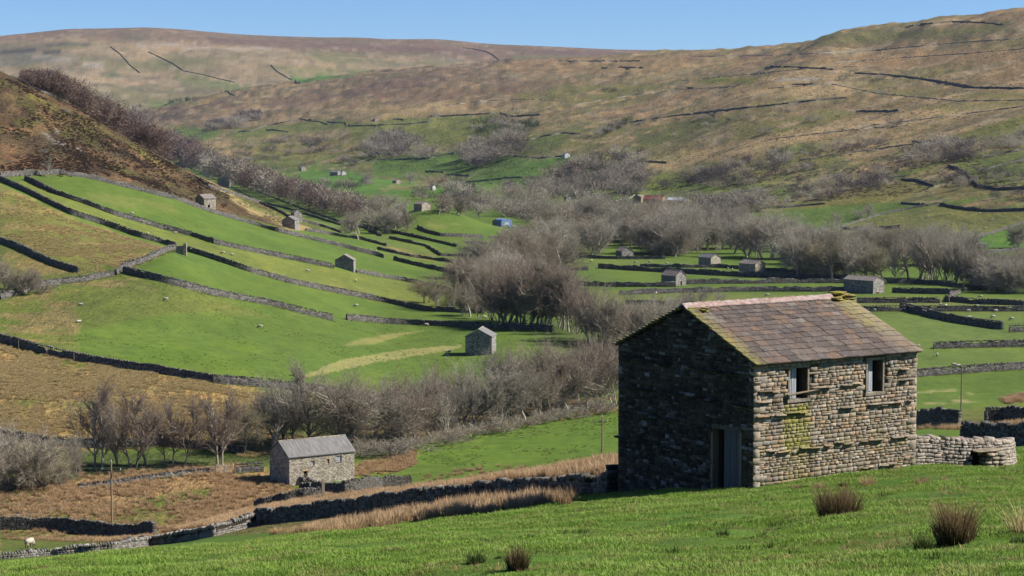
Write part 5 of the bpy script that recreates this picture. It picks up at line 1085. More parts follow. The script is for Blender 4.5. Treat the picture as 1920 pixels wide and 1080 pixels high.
# -- single trees at the front left
for px, py, h, k, m, lab, w in (
 (180,882,166,'slim',T_RED,'tall slim bare alder, leftmost of the tall row behind the rushy pasture',1.0),(193,884,150,'slim',T_GREY,'slim bare alder just right of the leftmost tall one',.9),
 (142,889,78,'slim',T_GREY,'short pale stemmed birch group in front of the tall alders',1.1),(150,888,66,'slim',T_GREY,'small birch stem touching the pale stemmed birch',1.0),
 (250,879,140,'multi',T_RED,'leaning many stemmed alder in the middle of the front row',.9),(273,872,146,'slim',T_RED,'straight dark stemmed alder right of the leaning one',1.0),
 (222,872,100,'multi',T_BRN,'low multi stemmed alder between two tall ones',.9),(311,872,112,'slim',T_RED,'thin stemmed tree in the gap left of the conical alder',.8),(322,872,118,'slim',T_RED,'second thin stemmed tree left of the conical alder',.8),
 (346,876,130,'slim',T_RED,'conical reddish alder above the low broken wall',1.1),(407,872,128,'slim',T_RED,'left stem of the paired alders behind the metal gate',1.1),(417,872,132,'slim',T_RED,'right stem of the paired alders behind the metal gate',1.0),
 (22,913,104,'bush',T_BRN,'big rounded sallow bush at the left edge beside the rushy pasture',1.0),(70,912,70,'bush',T_OLV,'olive tinted bush right of the big sallow',1.0),(105,905,60,'bush',T_BRN,'low spreading bush reaching towards the birch',.9),(-20,900,100,'bush',T_GREY,'bush cut by the left picture edge',1.2),
 (508,852,138,'spread',T_GREY,'broad spreading ash tree directly behind the long pale barn, left of its gable',1.1),(556,838,110,'spread',T_GREY,'grey limbed tree behind the roof of the long pale barn',.9),(575,842,165,'slim',T_GREY,'tall pale slim tree above the long pale barn',1.1),
 (627,848,156,'spread',T_BRN,'brown crowned tree right above the end of the pale barn roof',.95),(650,850,120,'multi',T_BRN,'dark many stemmed tree beside the pale barn',.9),
 (4,548,62,'spread',T_BRN,'dark gnarled tree cut by the left edge above the pale wall',1.0),(50,550,44,'bush',T_BRN,'dense purplish bush leaning over the pale wall at the left',1.1),(91,333,38,'slim',T_GREY,'little bare tree alone on the pale top wall',1.1),
 (672,449,52,'spread',T_GREY,'pale twisted thorn tree above the meeting walls',1.1),(763,437,46,'slim',T_RED,'reddish tree at the foot of the knoll',1.2),(740,425,45,'spread',T_GREY,'grey tree left of the knoll',1.0),(720,415,40,'spread',T_OLV,'pale grey tree left of the knoll tree',1.0),
 (1350-20+295,0,0,None,None,'',1),
 (1627,408,26,'round',T_GREY,'round hedgerow ash on the pale wall below the hill',1.1),(1568,424,26,'round',T_GREY,'smaller round ash at the corner of the tall dark wall',1.0),(1610,408,16,'bush',T_GREY,'small thorn beside the round hedgerow ash',1.1),
 (1049,498,85,'spread',T_GREY,'large rounded riverside tree standing clear on the right of the clump',1.2),(1910,465,42,'round',T_GREY,'grey tree at the right edge above the walls',1.1),
 (812,352,30,'bush',T_ORG,'orange twigged willow in the far green valley',1.2),(690,344,22,'round',T_GREY,'pale tree beside the tiny far barn',1.1),(770,345,24,'round',T_GREY,'pale tree on the far green field',1.1),
 (1678,237,19,'bush',T_RED,'dark round thorn alone in the straw coloured hillside',1.2),(1525,229,16,'bush',T_GREY,'lone thorn bush left of the round dark thorn',1.2),(1580,150,10,'bush',T_GREY,'small thorn high on the stony pasture',1.2),(1652,149,10,'bush',T_GREY,'thorn growing on the heavy dark hillside wall',1.4),
 (1432,252,15,'bush',T_GREY,'thorn bush at the upper end of a gully hedge',1.3),(1175,141,7,'bush',T_DRK,'tiny dark bush on the moor edge',1.2)):
    if kind_ok := (k is not None): tree(px, py, h, k, m, lab, group='single trees and thorns', wid=w)
# -- rows, belts and woods: (points or polygon of foot positions, count, height range, kinds, tints, label, group)
TINT = {'purplish_twigs': 'purplish', 'russet_twigs': 'russet', 'grey_twigs': 'grey', 'brown_twigs': 'brown', 'reddish_twigs': 'reddish', 'olive_twigs': 'olive', 'evergreen': 'dark', 'orange_twigs': 'orange'}
def row(pts, n, h, kinds, ms, label, group, wid=(1, 1.2), jit=5, dmin=8, dmax=8500, name='bare_tree'):
    d = [0]; 
    for a, b in zip(pts[:-1], pts[1:]): d.append(d[-1]+math.hypot(b[0]-a[0], b[1]-a[1]))
    ts = []
    for i in range(n):
        q = (i+rng.uniform(.1, .9))/n*d[-1]; x = np.interp(q, d, [p[0] for p in pts])+rng.normal(0, jit*.5); y = np.interp(q, d, [p[1] for p in pts])+rng.normal(0, jit)*.5
        k_, m_ = kinds[int(rng.integers(len(kinds)))], ms[int(rng.integers(len(ms)))]
        t = tree(float(x), float(y), float(rng.uniform(*h)), k_, m_, label, group=group, wid=float(rng.uniform(*wid)), dmin=dmin, dmax=dmax); t['form'] = TINT[m_.name]+' '+('bush' if k_ == 'bush' else 'tree'); ts.append(t)
    name_in_order(ts, label)
def area(P, n, h, kinds, ms, label, group, wid=(1, 1.2), dmin=8, dmax=8500, name='bare_tree', mind=0, mass=None, big=None):
    xs = [p[0] for p in P]; ys = [p[1] for p in P]; got = []; k = 0
    while len(got) < n and k < n*60:
        k += 1; x, y = rng.uniform(min(xs), max(xs)), rng.uniform(min(ys), max(ys))
        if in_poly(np.array([x]), np.array([y]), P)[0] and all((x-a)**2+((y-b)*2.2)**2 > mind**2 for a, b in got): got.append((x, y))
    ts = []
    for x, y in sorted(got, key=lambda q: q[1]):
        hp = float(rng.uniform(*h))
        if any(a-hp*.4 < x < b+hp*.4 and y > c-1 and y-hp*.9 < d for a, b, c, d in CLEAR): continue
        k_, m_ = kinds[int(rng.integers(len(kinds)))], ms[int(rng.integers(len(ms)))]; w_ = float(rng.uniform(*wid))
        if mass is not None and hp < (big or 1e9):
            X, Y, Zg = pick(x, y, dmin=dmin, dmax=dmax); mass.append((X, Y, Zg, hp*Y/F, w_, k_, m_)); continue
        t = tree(float(x), float(y), hp, k_, m_, label, group=group, wid=w_, dmin=dmin, dmax=dmax); t['form'] = TINT[m_.name]+' '+('bush' if k_ == 'bush' else 'tree'); ts.append(t)
    name_in_order(ts, label)
MASS1, MASS2 = [], []
CLEAR = [(1188,1284,366,381),(922,972,408,426),(1616,1652,442,467),(556,576,310,321),(615,650,318,330),(1054,1070,286,298),(1157,1190,464,486),(1312,1354,477,502),(1389,1438,490,512),(776,806,379,396),(805,817,347,357),(735,752,336,344)]   # nothing grows in front of the buildings
SPR, SL_, MU, RO, BU = 'spread', 'slim', 'multi', 'round', 'bush'
row([(660,848),(740,842),(820,822),(900,806),(1000,788),(1090,772),(1165,760)], 19, (100,134), (SPR,MU,SPR,SL_), (T_BRN,T_GREY,T_RED), 'front of the beck-side row by the big barn', 'trees along the beck', dmin=300, dmax=520)
row([(440,850),(540,838),(640,832),(760,812),(880,790),(1000,770),(1150,745)], 12, (84,112), (SPR,MU), (T_GREY,T_BRN,T_OLV), 'in the rear rank of the beck-side row', 'trees along the beck', dmin=300, dmax=560)
row([(650,862),(760,850),(860,828),(960,805),(1060,786),(1150,770)], 16, (22,38), (BU,), (T_BRN,T_GREY), 'low at the foot of the beck-side trees', 'scrub along the beck', wid=(1.1,1.6), dmin=300, name='bush')
row([(1030,765),(1100,745),(1160,735)], 6, (85,110), (SPR,SL_,MU), (T_BRN,T_RED), 'of the tall trees just left of the big barn', 'trees along the beck', dmin=300, dmax=560)
row([(1000,612),(1060,618),(1110,640),(1140,655)], 12, (80,125), (SL_,MU,SPR), (T_RED,T_BRN), 'at the right side of the central river clump', 'trees in the central river clump', wid=(.9,1.1))
row([(930,600),(965,616),(1030,620)], 12, (105,128), (MU,SPR,SL_), (T_BRN,T_RED), 'along the front of the central river clump', 'trees in the central river clump')
row([(780,560),(830,580),(890,596),(950,604)], 9, (45,75), (SPR,MU), (T_BRN,T_OLV), 'at the left tip of the central river clump', 'trees in the central river clump', wid=(1.1,1.3), jit=3)
area([(890,520),(960,500),(1040,520),(1050,570),(960,590),(890,570)], 20, (60,88), (RO,SPR), (T_GREY,T_BRN), 'in the heart of the central river clump', 'trees in the central river clump', mind=10)
area([(935,470),(1010,455),(1090,470),(1080,500),(960,500)], 14, (48,66), (RO,SPR), (T_GREY,T_BRN), 'at the back of the central river clump', 'trees in the central river clump', mind=9)
row([(1150,650),(1165,645),(1230,650),(1290,640)], 9, (65,90), (SPR,MU,BU), (T_GREY,T_BRN), 'just beyond the left roof slope of the big barn', 'trees behind the big barn')
row([(1165,600),(1230,585),(1300,575),(1380,570)], 8, (22,36), (BU,MU), (T_BRN,T_GREY), 'behind the roof ridge of the big barn', 'trees behind the big barn')
area([(1085,470),(1200,455),(1330,466),(1500,496),(1500,508),(1430,494),(1330,484),(1240,482),(1120,485)], 50, (48,70), (SPR,RO,MU), (T_GREY,T_BRN,T_GREY), 'in the dark wood behind the valley floor barns', 'trees in the valley floor wood', mind=6)
area([(1000,430),(1100,415),(1300,430),(1480,450),(1500,480),(1300,460),(1100,455)], 42, (34,52), (RO,SPR), (T_GREY,T_GREY,T_BRN), 'at the back of the valley floor wood', 'trees in the valley floor wood', mind=7, mass=MASS1, big=46)
row([(1480,515),(1540,522),(1600,526),(1680,528)], 14, (55,85), (SPR,SL_), (T_GREY,T_GREY,T_OLV), 'in the thin right end of the valley floor wood', 'trees right of the wood')
row([(1600,470),(1660,478),(1700,475)], 8, (40,55), (SPR,RO), (T_BRN,T_GREY), 'crowding round the dark gabled barn', 'trees right of the wood')
row([(1700,520),(1740,528),(1800,530),(1830,528)], 12, (70,105), (SPR,SL_,MU), (T_GREY,T_BRN), 'in the tall trees right of the dark gabled barn', 'trees by the right hand river bank')
area([(1835,535),(1930,520),(1935,552),(1850,552)], 13, (52,70), (MU,RO), (T_BRN,T_GREY), 'in the dense thicket at the right edge', 'trees in the right edge thicket', mind=7)
row([(1720,495),(1780,498),(1810,500)], 5, (60,80), (SPR,), (T_GREY,), 'behind the tall trees on the right', 'trees by the right hand river bank')
area([(640,408),(720,395),(900,408),(930,425),(880,405),(780,392),(700,402)], 24, (26,40), (RO,SPR), (T_BRN,T_GREY,T_RED), 'in the belt behind the green knoll', 'trees behind the knoll', mind=5)
area([(640,430),(700,420),(760,430),(740,440),(650,445)], 6, (30,44), (RO,SPR), (T_GREY,T_BRN), 'between the red wood and the knoll', 'trees behind the knoll', mind=8)
row([(1505,508),(1540,515),(1590,521)], 11, (66,92), (SPR,RO,MU), (T_GREY,T_BRN), 'front of the wood right of the valley barns', 'trees in the valley floor wood')
row([(1200,452),(1330,462),(1450,485)], 14, (62,80), (SPR,RO), (T_GREY,T_BRN), 'tall trees at the middle of the wood', 'trees in the valley floor wood')
# red wood over the crest of the left hill
def crest_wood():
    C = [(35,150),(80,173),(147,200),(220,243),(300,290),(367,318),(433,345),(500,366),(567,388),(640,410),(700,424)]
    n = 480
    for i in range(n):
        f = (i+rng.random())/n; x = 80+f*590 if i % 9 else 45+rng.random()*60; cy = float(np.interp(x, [c[0] for c in C], [c[1] for c in C]))
        u, _ = ut(x, cy); Yc = pick(x, cy+4)[1]; Y = Yc+rng.uniform(6, 25)+rng.random()**1.3*(70 if x < 400 else 190); X = float(u)*Y
        hp = float(np.interp(x, [40, 100, 300, 640], [24, 44, 48, 44]))*Yc/F*rng.uniform(.8, 1.1)
        m = (T_RW, T_RW, T_RED, T_RW)[int(rng.integers(4))] if x < 380 else (T_RW, T_BRN, T_GREY, T_HILL, T_RW)[int(rng.integers(5))]
        k = (SPR, RO, SL_)[int(rng.integers(3))]
        CW.append((X, Y, float(ground(X, Y)), hp, float(rng.uniform(.8, 1.1)), k, m))
CW = []; crest_wood(); merged('hillside_woodland', 'dense red-brown leafless wood along the crest of the left hill', CW, n_blades=480)
tree(515,362,20,RO,T_DRK,'dark green holly at the lower edge of the red wood',group='single trees and thorns',low=True)
for x,y,l in ((85,287,'dark juniper bush on the brown hillside, left'),(217,296,'dark juniper bush on the brown hillside, right'),(125,212,'thorn bush near the crest of the brown hill')): tree(x,y,10,BU,T_DRK if x != 125 else T_BRN,l,group='single trees and thorns',low=True)
# scattered scrub and copses on the right hill
HB = [([(690,285),(740,262),(790,262),(820,285),(800,300),(720,300)], 12, (20,36), 'round crowned tree in the copse left of the centre'),
 ([(880,275),(980,262),(970,300),(890,320),(870,300)], 16, (20,36), 'tree in the copse on the bank at the centre'),
 ([(880,235),(920,225),(1020,235),(1010,250),(900,255)], 14, (12,20), 'small tree in the dark patch on the hillside'),
 ([(860,380),(1000,345),(1150,330),(1250,330),(1270,350),(1150,375),(1000,400),(870,405)], 46, (20,36), 'tree in the wooded bank below the hill'),
 ([(1000,330),(1100,300),(1200,290),(1240,300),(1200,325),(1050,345)], 26, (16,28), 'tree in the upper part of the wooded bank'),
 ([(940,400),(1080,395),(1190,385),(1300,390),(1330,410),(1180,415),(1000,430)], 34, (24,40), 'tree between the wooded bank and the valley wood'),
 ([(1240,390),(1330,382),(1440,375),(1480,385),(1400,402),(1290,410)], 20, (24,40), 'tree in the belt right of the red roofed range'),
 ([(1280,330),(1400,300),(1500,290),(1520,320),(1400,350),(1300,360)], 34, (12,26), 'tree scattered on the slope right of the wooded bank'),
 ([(1500,345),(1600,325),(1700,318),(1700,340),(1560,375),(1470,380)], 30, (12,24), 'tree in the scrub belt under the straw slope'),
 ([(1690,290),(1760,275),(1830,270),(1830,300),(1720,312)], 24, (14,30), 'dark tree in the thicket on the upper right slope'),
 ([(1480,290),(1560,270),(1680,262),(1640,280),(1540,300)], 16, (8,16), 'bush in the hedge line of the right slope'),
 ([(1840,275),(1930,250),(1930,275),(1850,290)], 9, (14,26), 'tree on the slope at the right edge'),
 ([(370,245),(430,225),(480,212),(500,220),(440,240),(380,252)], 22, (10,18), 'purplish tree in the far birch wood'),
 ([(430,290),(500,262),(600,255),(620,290),(520,300),(450,310)], 26, (7,14), 'small tree scattered on the far hillside'),
 ([(620,290),(700,262),(760,245),(700,300),(640,320)], 14, (8,16), 'small tree scattered on the middle hillside'),
 ([(1105,255),(1160,235),(1180,225),(1170,240),(1120,262)], 14, (9,17), 'dark thorn in the gully on the middle of the hill'),
 ([(1280,225),(1380,215),(1400,225),(1300,245)], 8, (6,10), 'small bush in the upper gully'),
 ([(600,345),(680,335),(700,350),(620,362)], 12, (10,16), 'small tree by the far green fields'),
 ([(1780,330),(1850,318),(1930,345),(1930,380),(1800,375),(1740,360)], 16, (10,20), 'thorn on the rough bank at the right'),
 ([(780,345),(900,355),(880,385),(780,375)], 14, (16,28), 'tree on the flat beyond the knoll'),
 ([(940,195),(1200,160),(1400,160),(1700,240),(1500,265),(1100,290)], 26, (5,9), 'tiny thorn dotted on the open hillside')]
for P, n, h, lab in HB:
    n = int(n*1.7); h = (h[0]*.75, h[1]*.92)
    dk = 'dark patch' in lab or 'gully' in lab; area(P, n, h, (RO, BU, BU) if h[1] > 18 else (BU,), (T_HILL, T_HILL, T_GREY, T_BRN) if not dk else (T_BRN, T_GREY, T_DRK), lab[min(i for i in (lab.find(w_) for w_ in ('in ', 'on ', 'between ', 'scattered ', 'by ', 'dotted ')) if i >= 0):], 'trees and scrub across the right hill', wid=(1.0, 1.4), dmin=1000, mind=h[0]*.35, mass=MASS2, big=27)
area([(310,196),(330,190),(366,188),(364,194),(320,198)], 10, (7,10), (RO,), (T_DRK,), 'in the small plantation on the distant fell', 'distant plantation', wid=(.8,1), dmin=4800); area([(240,203),(266,200),(266,204),(242,206)], 6, (5,7), (RO,), (T_DRK,), 'in the far plantation behind the red wood', 'distant plantation', wid=(.8,1), dmin=4800)

merged('valley_woodland', 'pale massed crowns at the back of the valley floor wood', MASS1, n_blades=620) if MASS1 else None
merged('hillside_scrub', 'bare thorn scrub and small trees scattered across the right hill and valley side', MASS2, n_blades=640)
# ================================================================ grass, rushes, sheep, poles, gates
def blades(seed, n, r0, hgt, lean, wd, tall_in=True):
    r = np.random.default_rng(seed); V = []; Fc = []
    for i in range(n):
        a = r.uniform(0, 6.28); q = r0*math.sqrt(r.random()); bx, by = q*math.cos(a), q*math.sin(a); d = r.uniform(0, 6.28) if r.random() < .35 else a
        h = hgt*r.uniform(.45, 1.0)*(1-.25*q/r0 if tall_in else 1)*(1+.22*math.sin(3*a+seed)); L = lean*h*(.15+.85*q/max(r0, 1e-6))*r.uniform(.3, 1.2); tx, ty = bx+L*math.cos(d), by+L*math.sin(d)
        s = r.uniform(0, 3.14); wx, wy = wd*math.cos(s)/2, wd*math.sin(s)/2; o = len(V); mx, my = bx+(tx-bx)*.35, by+(ty-by)*.35
        V += [(bx-wx, by-wy, -.02), (bx+wx, by+wy, -.02), (mx+wx*.8, my+wy*.8, h*.55), (mx-wx*.8, my-wy*.8, h*.55), (tx, ty, h)]; Fc += [(o, o+1, o+2, o+3), (o+3, o+2, o+4)]
    return V, Fc
def blade_mat(name, base, tip, var=(.75, 1.3), z1=1.0, dead=None):
    g = N(name, .7, .2); oi = g.n.new('ShaderNodeObjectInfo'); sp = g.n.new('ShaderNodeSeparateXYZ'); g.l.new(g.obj(), sp.inputs[0])
    c = g.mix(g.ramp(g.math('DIVIDE', sp.outputs[2], z1), [(.0, 0), (.9, 1)]), base, tip)
    if dead: c = g.mix(g.ramp(g.noise(g.pos(), .9, 4, .7), [(.48, 0), (.66, .75)]), c, dead)
    c = g.mix(1, c, g.ramp(oi.outputs['Random'], [(0, var[0]), (1, var[1])]), 'MULTIPLY'); g.color(c)
    tr = g.n.new('ShaderNodeBsdfTranslucent'); g.l.new(c, tr.inputs[0]); mx = g.n.new('ShaderNodeMixShader'); mx.inputs[0].default_value = .3
    g.l.new(g.b.outputs[0], mx.inputs[1]); g.l.new(tr.outputs[0], mx.inputs[2]); g.l.new(mx.outputs[0], g.out.inputs[0]); return g.m
M_GRASS = blade_mat('turf_blades', (.125, .205, .028), (.195, .305, .046), (.75, 1.3), .055, (.27, .24, .085))
M_RUSH = blade_mat('brown_rush', (.26, .17, .085), (.50, .335, .185), (.7, 1.3), .55); M_RUSHD = blade_mat('dark_rush', (.025, .026, .010), (.25, .165, .08), (.8, 1.15), .6); M_RUSHG = blade_mat('green_rush', (.04, .06, .015), (.10, .135, .03), (.8, 1.2), .5)
M_TUS = blade_mat('dead_tussock', (.26, .19, .08), (.48, .37, .18), (.75, 1.25), .3)
def scatter(name, src, pts, rots, scales, label, cat):
    """one object whose points carry copies of a source tuft (geometry nodes)"""
    me = bpy.data.meshes.new(name); me.vertices.add(len(pts)); me.vertices.foreach_set('co', np.asarray(pts, np.float32).ravel())
    a = me.attributes.new('turn', 'FLOAT', 'POINT'); a.data.foreach_set('value', np.asarray(rots, np.float32)); a = me.attributes.new('size', 'FLOAT', 'POINT'); a.data.foreach_set('value', np.asarray(scales, np.float32))
    o = link(name, me, kind='stuff'); o['label'] = label; o['category'] = cat
    gt = bpy.data.node_groups.new(name, 'GeometryNodeTree'); gt.interface.new_socket('Geometry', in_out='INPUT', socket_type='NodeSocketGeometry'); gt.interface.new_socket('Geometry', in_out='OUTPUT', socket_type='NodeSocketGeometry')
    n = gt.nodes; gi, go = n.new('NodeGroupInput'), n.new('NodeGroupOutput'); ip = n.new('GeometryNodeInstanceOnPoints'); ob = n.new('GeometryNodeObjectInfo'); ob.inputs['Object'].default_value = src; ob.inputs['As Instance'].default_value = True
    A1 = n.new('GeometryNodeInputNamedAttribute'); A1.data_type = 'FLOAT'; A1.inputs[0].default_value = 'turn'; A2 = n.new('GeometryNodeInputNamedAttribute'); A2.data_type = 'FLOAT'; A2.inputs[0].default_value = 'size'
    cx = n.new('ShaderNodeCombineXYZ'); L = gt.links; L.new(A1.outputs[0], cx.inputs[2]); L.new(gi.outputs[0], ip.inputs['Points']); L.new(ob.outputs['Geometry'], ip.inputs['Instance']); L.new(cx.outputs[0], ip.inputs['Rotation']); L.new(A2.outputs[0], ip.inputs['Scale']); L.new(ip.outputs[0], go.inputs[0])
    md = o.modifiers.new('scatter', 'NODES'); md.node_group = gt; return o
def tuft_src(name, V, Fc, mat, px, py, label, cat='tuft'):
    X, Y, Zg = pick(px, py); o = link(name, mesh_np(name, V, Fc, mat), None, (X, Y, Zg), kind='stuff'); o['label'] = label; o['category'] = cat; return o
# near turf
rg = np.random.default_rng(77)
def turf(n, y0, y1, p, umin=-.30, umax=.30):
    q = rg.random(n); Yv = (y0**p+(y1**p-y0**p)*q)**(1/p); u = rg.uniform(umin, umax, n); X = u*Yv; Zv = ground(X, Yv); return X, Yv, Zv
for k in range(3):
    V, Fc = blades(100+k, 34, .19, .058, 1.3, .009); src = tuft_src('grass_tuft', V, Fc, M_GRASS, 700+k*90, 1072, 'small tuft of short grazed grass in the foreground', 'grass')
    X, Yv, Zv = turf(40000, 16, 105, .75); d = fbm(X/1.6, Yv/2.2, 4, 90); keep = (rg.random(len(X)) < .60+.9*d) & (_bil(near-flo, X/Yv, np.log(Yv)) > 2)
    ll = (X-O[0])*E1[0]+(Yv-O[1])*E1[1]; mm = (X-O[0])*E2[0]+(Yv-O[1])*E2[1]; keep &= ~((ll > -.1) & (ll < LB+.1) & (mm > -.1) & (mm < WB+.1)); X, Yv, Zv = X[keep], Yv[keep], Zv[keep]; d = d[keep]
    scatter('turf_grass', src, np.c_[X, Yv, Zv-.005], rg.uniform(0, 6.28, len(X)), (.5+.9*np.clip(d+.3, 0, 1)+.35*rg.random(len(X)))*(.75+Yv/90), 'short bright green grass of the foreground slope', 'grass')
def nodes_in(P, n, dmin, dmax, thr=None, seed=5, ns=(6, 8)):
    """random ground points whose place falls in a parcel"""
    r0, r1 = np.searchsorted(YR, dmin), min(np.searchsorted(YR, dmax), len(YR)-1); m = in_poly(PX2[r0:r1], PY2[r0:r1], P)
    if thr is not None: m &= fbm(X2[r0:r1]/ns[0], Y2[r0:r1]/ns[1], 3, seed)+.5*(rg.random(m.shape)-.5)+.35*fbm(X2[r0:r1]/2.2, Y2[r0:r1]/3, 2, seed+1) > thr+.05
    ii, jj = np.nonzero(m)
    if not len(ii): return np.zeros((0, 3))
    k = rg.integers(0, len(ii), n); i, j = ii[k]+r0, jj[k]; u = UC[j]+rg.uniform(-.5, .5, n)*(UC[1]-UC[0])*2; Yv = YR[i]*(1+rg.uniform(-.006, .006, n)); X = u*Yv; return np.c_[X, Yv, ground(X, Yv)]
RUS = []
for k in range(3): V, Fc = blades(200+k, 90, .30, .62, .55, .022); RUS.append(tuft_src('rush_tussock', V, Fc, M_RUSH, 960+k*50, 952-k*4, 'brown rush tussock below the dark wall', 'rush'))
V, Fc = blades(230, 60, .28, .34, .9, .022); TUS = tuft_src('grass_tussock', V, Fc, M_TUS, 120, 745, 'straw coloured grass tussock on the rough slope', 'grass')
def rushes(name, src, P, n, dmin, dmax, sc, lab, thr=None, seed=5, ns=(6, 8), cat='rushes'):
    p = nodes_in(P, n, dmin, dmax, thr, seed, ns)
    if len(p): scatter(name, src, p, rg.uniform(0, 6.28, len(p)), rg.uniform(*sc, len(p)), lab, cat)
rushes('rush_bed', RUS[0], [(0,905),(200,888),(330,875),(400,882),(495,895),(545,915),(600,925),(640,935),(640,980),(480,980),(290,1000),(0,990)], 7500, 180, 360, (.7, 1.5), 'brown rushes filling the pasture in front of the long pale barn', -.12, 5, (9, 8))
rushes('rush_bed', RUS[1], [(640,925),(770,915),(800,893),(900,878),(1165,864),(1165,895),(960,900),(800,925),(640,955)], 3600, 90, 345, (.8, 1.5), 'brown rushes on the strip beyond the long dark wall', -.35, 6)
rushes('rush_bed', RUS[2], [(560,1000),(700,975),(870,945),(1068,930),(1075,938),(960,958),(820,975),(640,1000),(480,1003)], 750, 70, 220, (.7, 1.35), 'band of brown rushes along the near side of the long dark wall', -.1, 7, (5, 6))
rushes('rush_bed', RUS[0], [(0,990),(160,1000),(290,1008),(290,1016),(160,1018),(0,1012)], 500, 200, 300, (.6, 1.2), 'brown rushes under the wavy wall at the left edge', None)
rushes('rush_bed', RUS[1], [(665,880),(700,862),(780,845),(780,870),(740,885),(665,895)], 700, 280, 420, (.6, 1.2), 'patch of brown rushes right of the long pale barn', -.1, 8)
rushes('rush_bed', RUS[2], [(1750,800),(1800,795),(1848,797),(1925,800),(1925,785),(1860,800),(1800,806),(1700,805)], 160, 150, 300, (.6, 1.3), 'brown rushes at the gap between the two dark wall heads', -.1)
rushes('rush_bed', RUS[0], [(1878,748),(1925,738),(1925,752),(1885,756)], 120, 180, 600, (1.0, 2.0), 'brown rushes on the bank at the right edge', None)
rushes('dead_grass', TUS, [(0,645),(213,692),(400,722),(520,745),(500,835),(300,832),(187,838),(0,815)], 16000, 320, 460, (.7, 2.0), 'tawny dead grass tussocks of the rough slope on the left', -.25, 9, (9, 9), 'grass')
rushes('dead_grass', TUS, [(0,350),(133,412),(320,470),(233,505),(150,520),(0,450)], 3500, 480, 720, (.8, 1.8), 'dead grass tussocks of the upper left field', .05, 10, (14, 9), 'grass')
rushes('dead_grass', TUS, [(440,855),(660,850),(1160,770),(1160,740),(500,825)], 4000, 300, 520, (.9, 2.2), 'dead grass under the beck-side trees', -.2, 11, (9, 9), 'grass')
M_HEATH = blade_mat('heather', (.03, .02, .014), (.085, .052, .034), (.6, 1.4), .3); M_ROUGH = blade_mat('rough_grass', (.12, .15, .035), (.22, .25, .07), (.75, 1.3), .3); M_BENT = blade_mat('bent_grass', (.21, .165, .085), (.38, .29, .165), (.65, 1.3), .3)
V, Fc = blades(240, 46, .34, .30, .8, .05); HEAT = tuft_src('heather_clump', V, Fc, M_HEATH, 130, 262, 'clump of dark heather on the brown hillside', 'heather'); V, Fc = blades(243, 40, .34, .22, .9, .06); HEAH = tuft_src('heather_clump', V, Fc, blade_mat('moor_heather', (.075, .058, .035), (.15, .115, .07), (.6, 1.4), .25), 1180, 180, 'clump of heather on the open moor', 'heather'); V, Fc = blades(241, 46, .30, .26, .9, .04); RGH = tuft_src('grass_tussock', V, Fc, M_ROUGH, 300, 602, 'rough grass tuft in the green field', 'grass'); V, Fc = blades(242, 40, .32, .26, .9, .06); BEN = tuft_src('grass_tussock', V, Fc, M_BENT, 1500, 160, 'bent grass clump on the hillside', 'grass')
rushes('heather', HEAT, [(0,142),(80,175),(147,202),(300,292),(433,350),(420,392),(320,364),(230,346),(160,329),(0,326)], 6500, 640, 1060, (1.0, 2.4), 'dark heather and bracken on the steep brown hillside', .0, 12, (10, 34), 'heather')
rushes('bent_grass', BEN, [(0,142),(80,175),(147,202),(300,292),(433,350),(560,400),(540,432),(420,392),(320,364),(230,346),(160,329),(0,326)], 5000, 640, 1080, (1.0, 2.2), 'pale bent grass on the steep brown hillside', .08, 13, (9, 30), 'grass')
HP = [(280,205),(450,165),(640,142),(900,120),(1280,99),(1500,90),(1540,75),(1920,28),(1920,260),(1700,270),(1400,300),(1100,300),(900,262),(640,262),(420,262),(320,235)]
rushes('bent_grass', BEN, HP, 9000, 1300, 5200, (2, 4), 'pale grass clumps over the open moorland', -.05, 14, (60, 60), 'grass')
rushes('heather', HEAH, HP, 2600, 1300, 5200, (2, 4.5), 'dark heather clumps over the open moorland', .02, 15, (70, 50), 'heather')
rushes('heather', HEAH, [(420,260),(900,262),(1100,300),(1920,262),(1920,350),(1560,375),(1400,385),(1200,365),(900,345),(640,300)], 2800, 1000, 3600, (2, 5), 'low dark scrub on the lower hill slopes', .10, 16, (40, 40), 'scrub')
rushes('rough_grass', RGH, [(0,560),(230,515),(400,556),(620,605),(900,620),(1000,640),(860,700),(560,722),(400,715),(0,640)], 1500, 380, 640, (.4, 1.0), 'scattered rough tufts in the big green field', .1, 17, (14, 12), 'grass')
rushes('rough_grass', RGH, [(660,860),(960,800),(1160,768),(1160,862),(900,878),(700,905)], 1000, 290, 520, (.4, 1.0), 'scattered rough tufts in the green field behind the dark wall', -.05, 18, (12, 10), 'grass')
wp = []
for pth_, D_ in WPATHS:
    if D_ < 1000:
        q_ = np.arange(0, pth_.L, .55 if D_ < 600 else .9); q_ = q_[rg.random(len(q_)) < .75]; x_, y_, z_ = pth_(q_, np.where(rg.random(len(q_)) < .7, -1, 1)*rg.uniform(.45, 1.1, len(q_)), 0); wp.append(np.c_[x_, y_, ground(x_, y_)])
wp = np.concatenate(wp); scatter('rough_grass', RGH, wp, rg.uniform(0, 6.28, len(wp)), rg.uniform(.7, 2.0, len(wp)), 'rough grass growing along the foot of the field walls', 'grass')
V, Fc = blades(250, 40, .16, .13, 1.0, .012); DKT = tuft_src('grass_tuft', V, Fc, M_RUSHG, 1180, 1010, 'dark green tuft in the foreground turf', 'grass'); V, Fc = blades(251, 34, .15, .10, 1.4, .010); STT = tuft_src('grass_tuft', V, Fc, M_TUS, 1240, 985, 'straw coloured tuft in the foreground turf', 'grass')
FGP = [(0,1060),(480,1000),(1060,945),(1400,925),(1700,885),(1920,875),(1920,1078),(0,1078)]
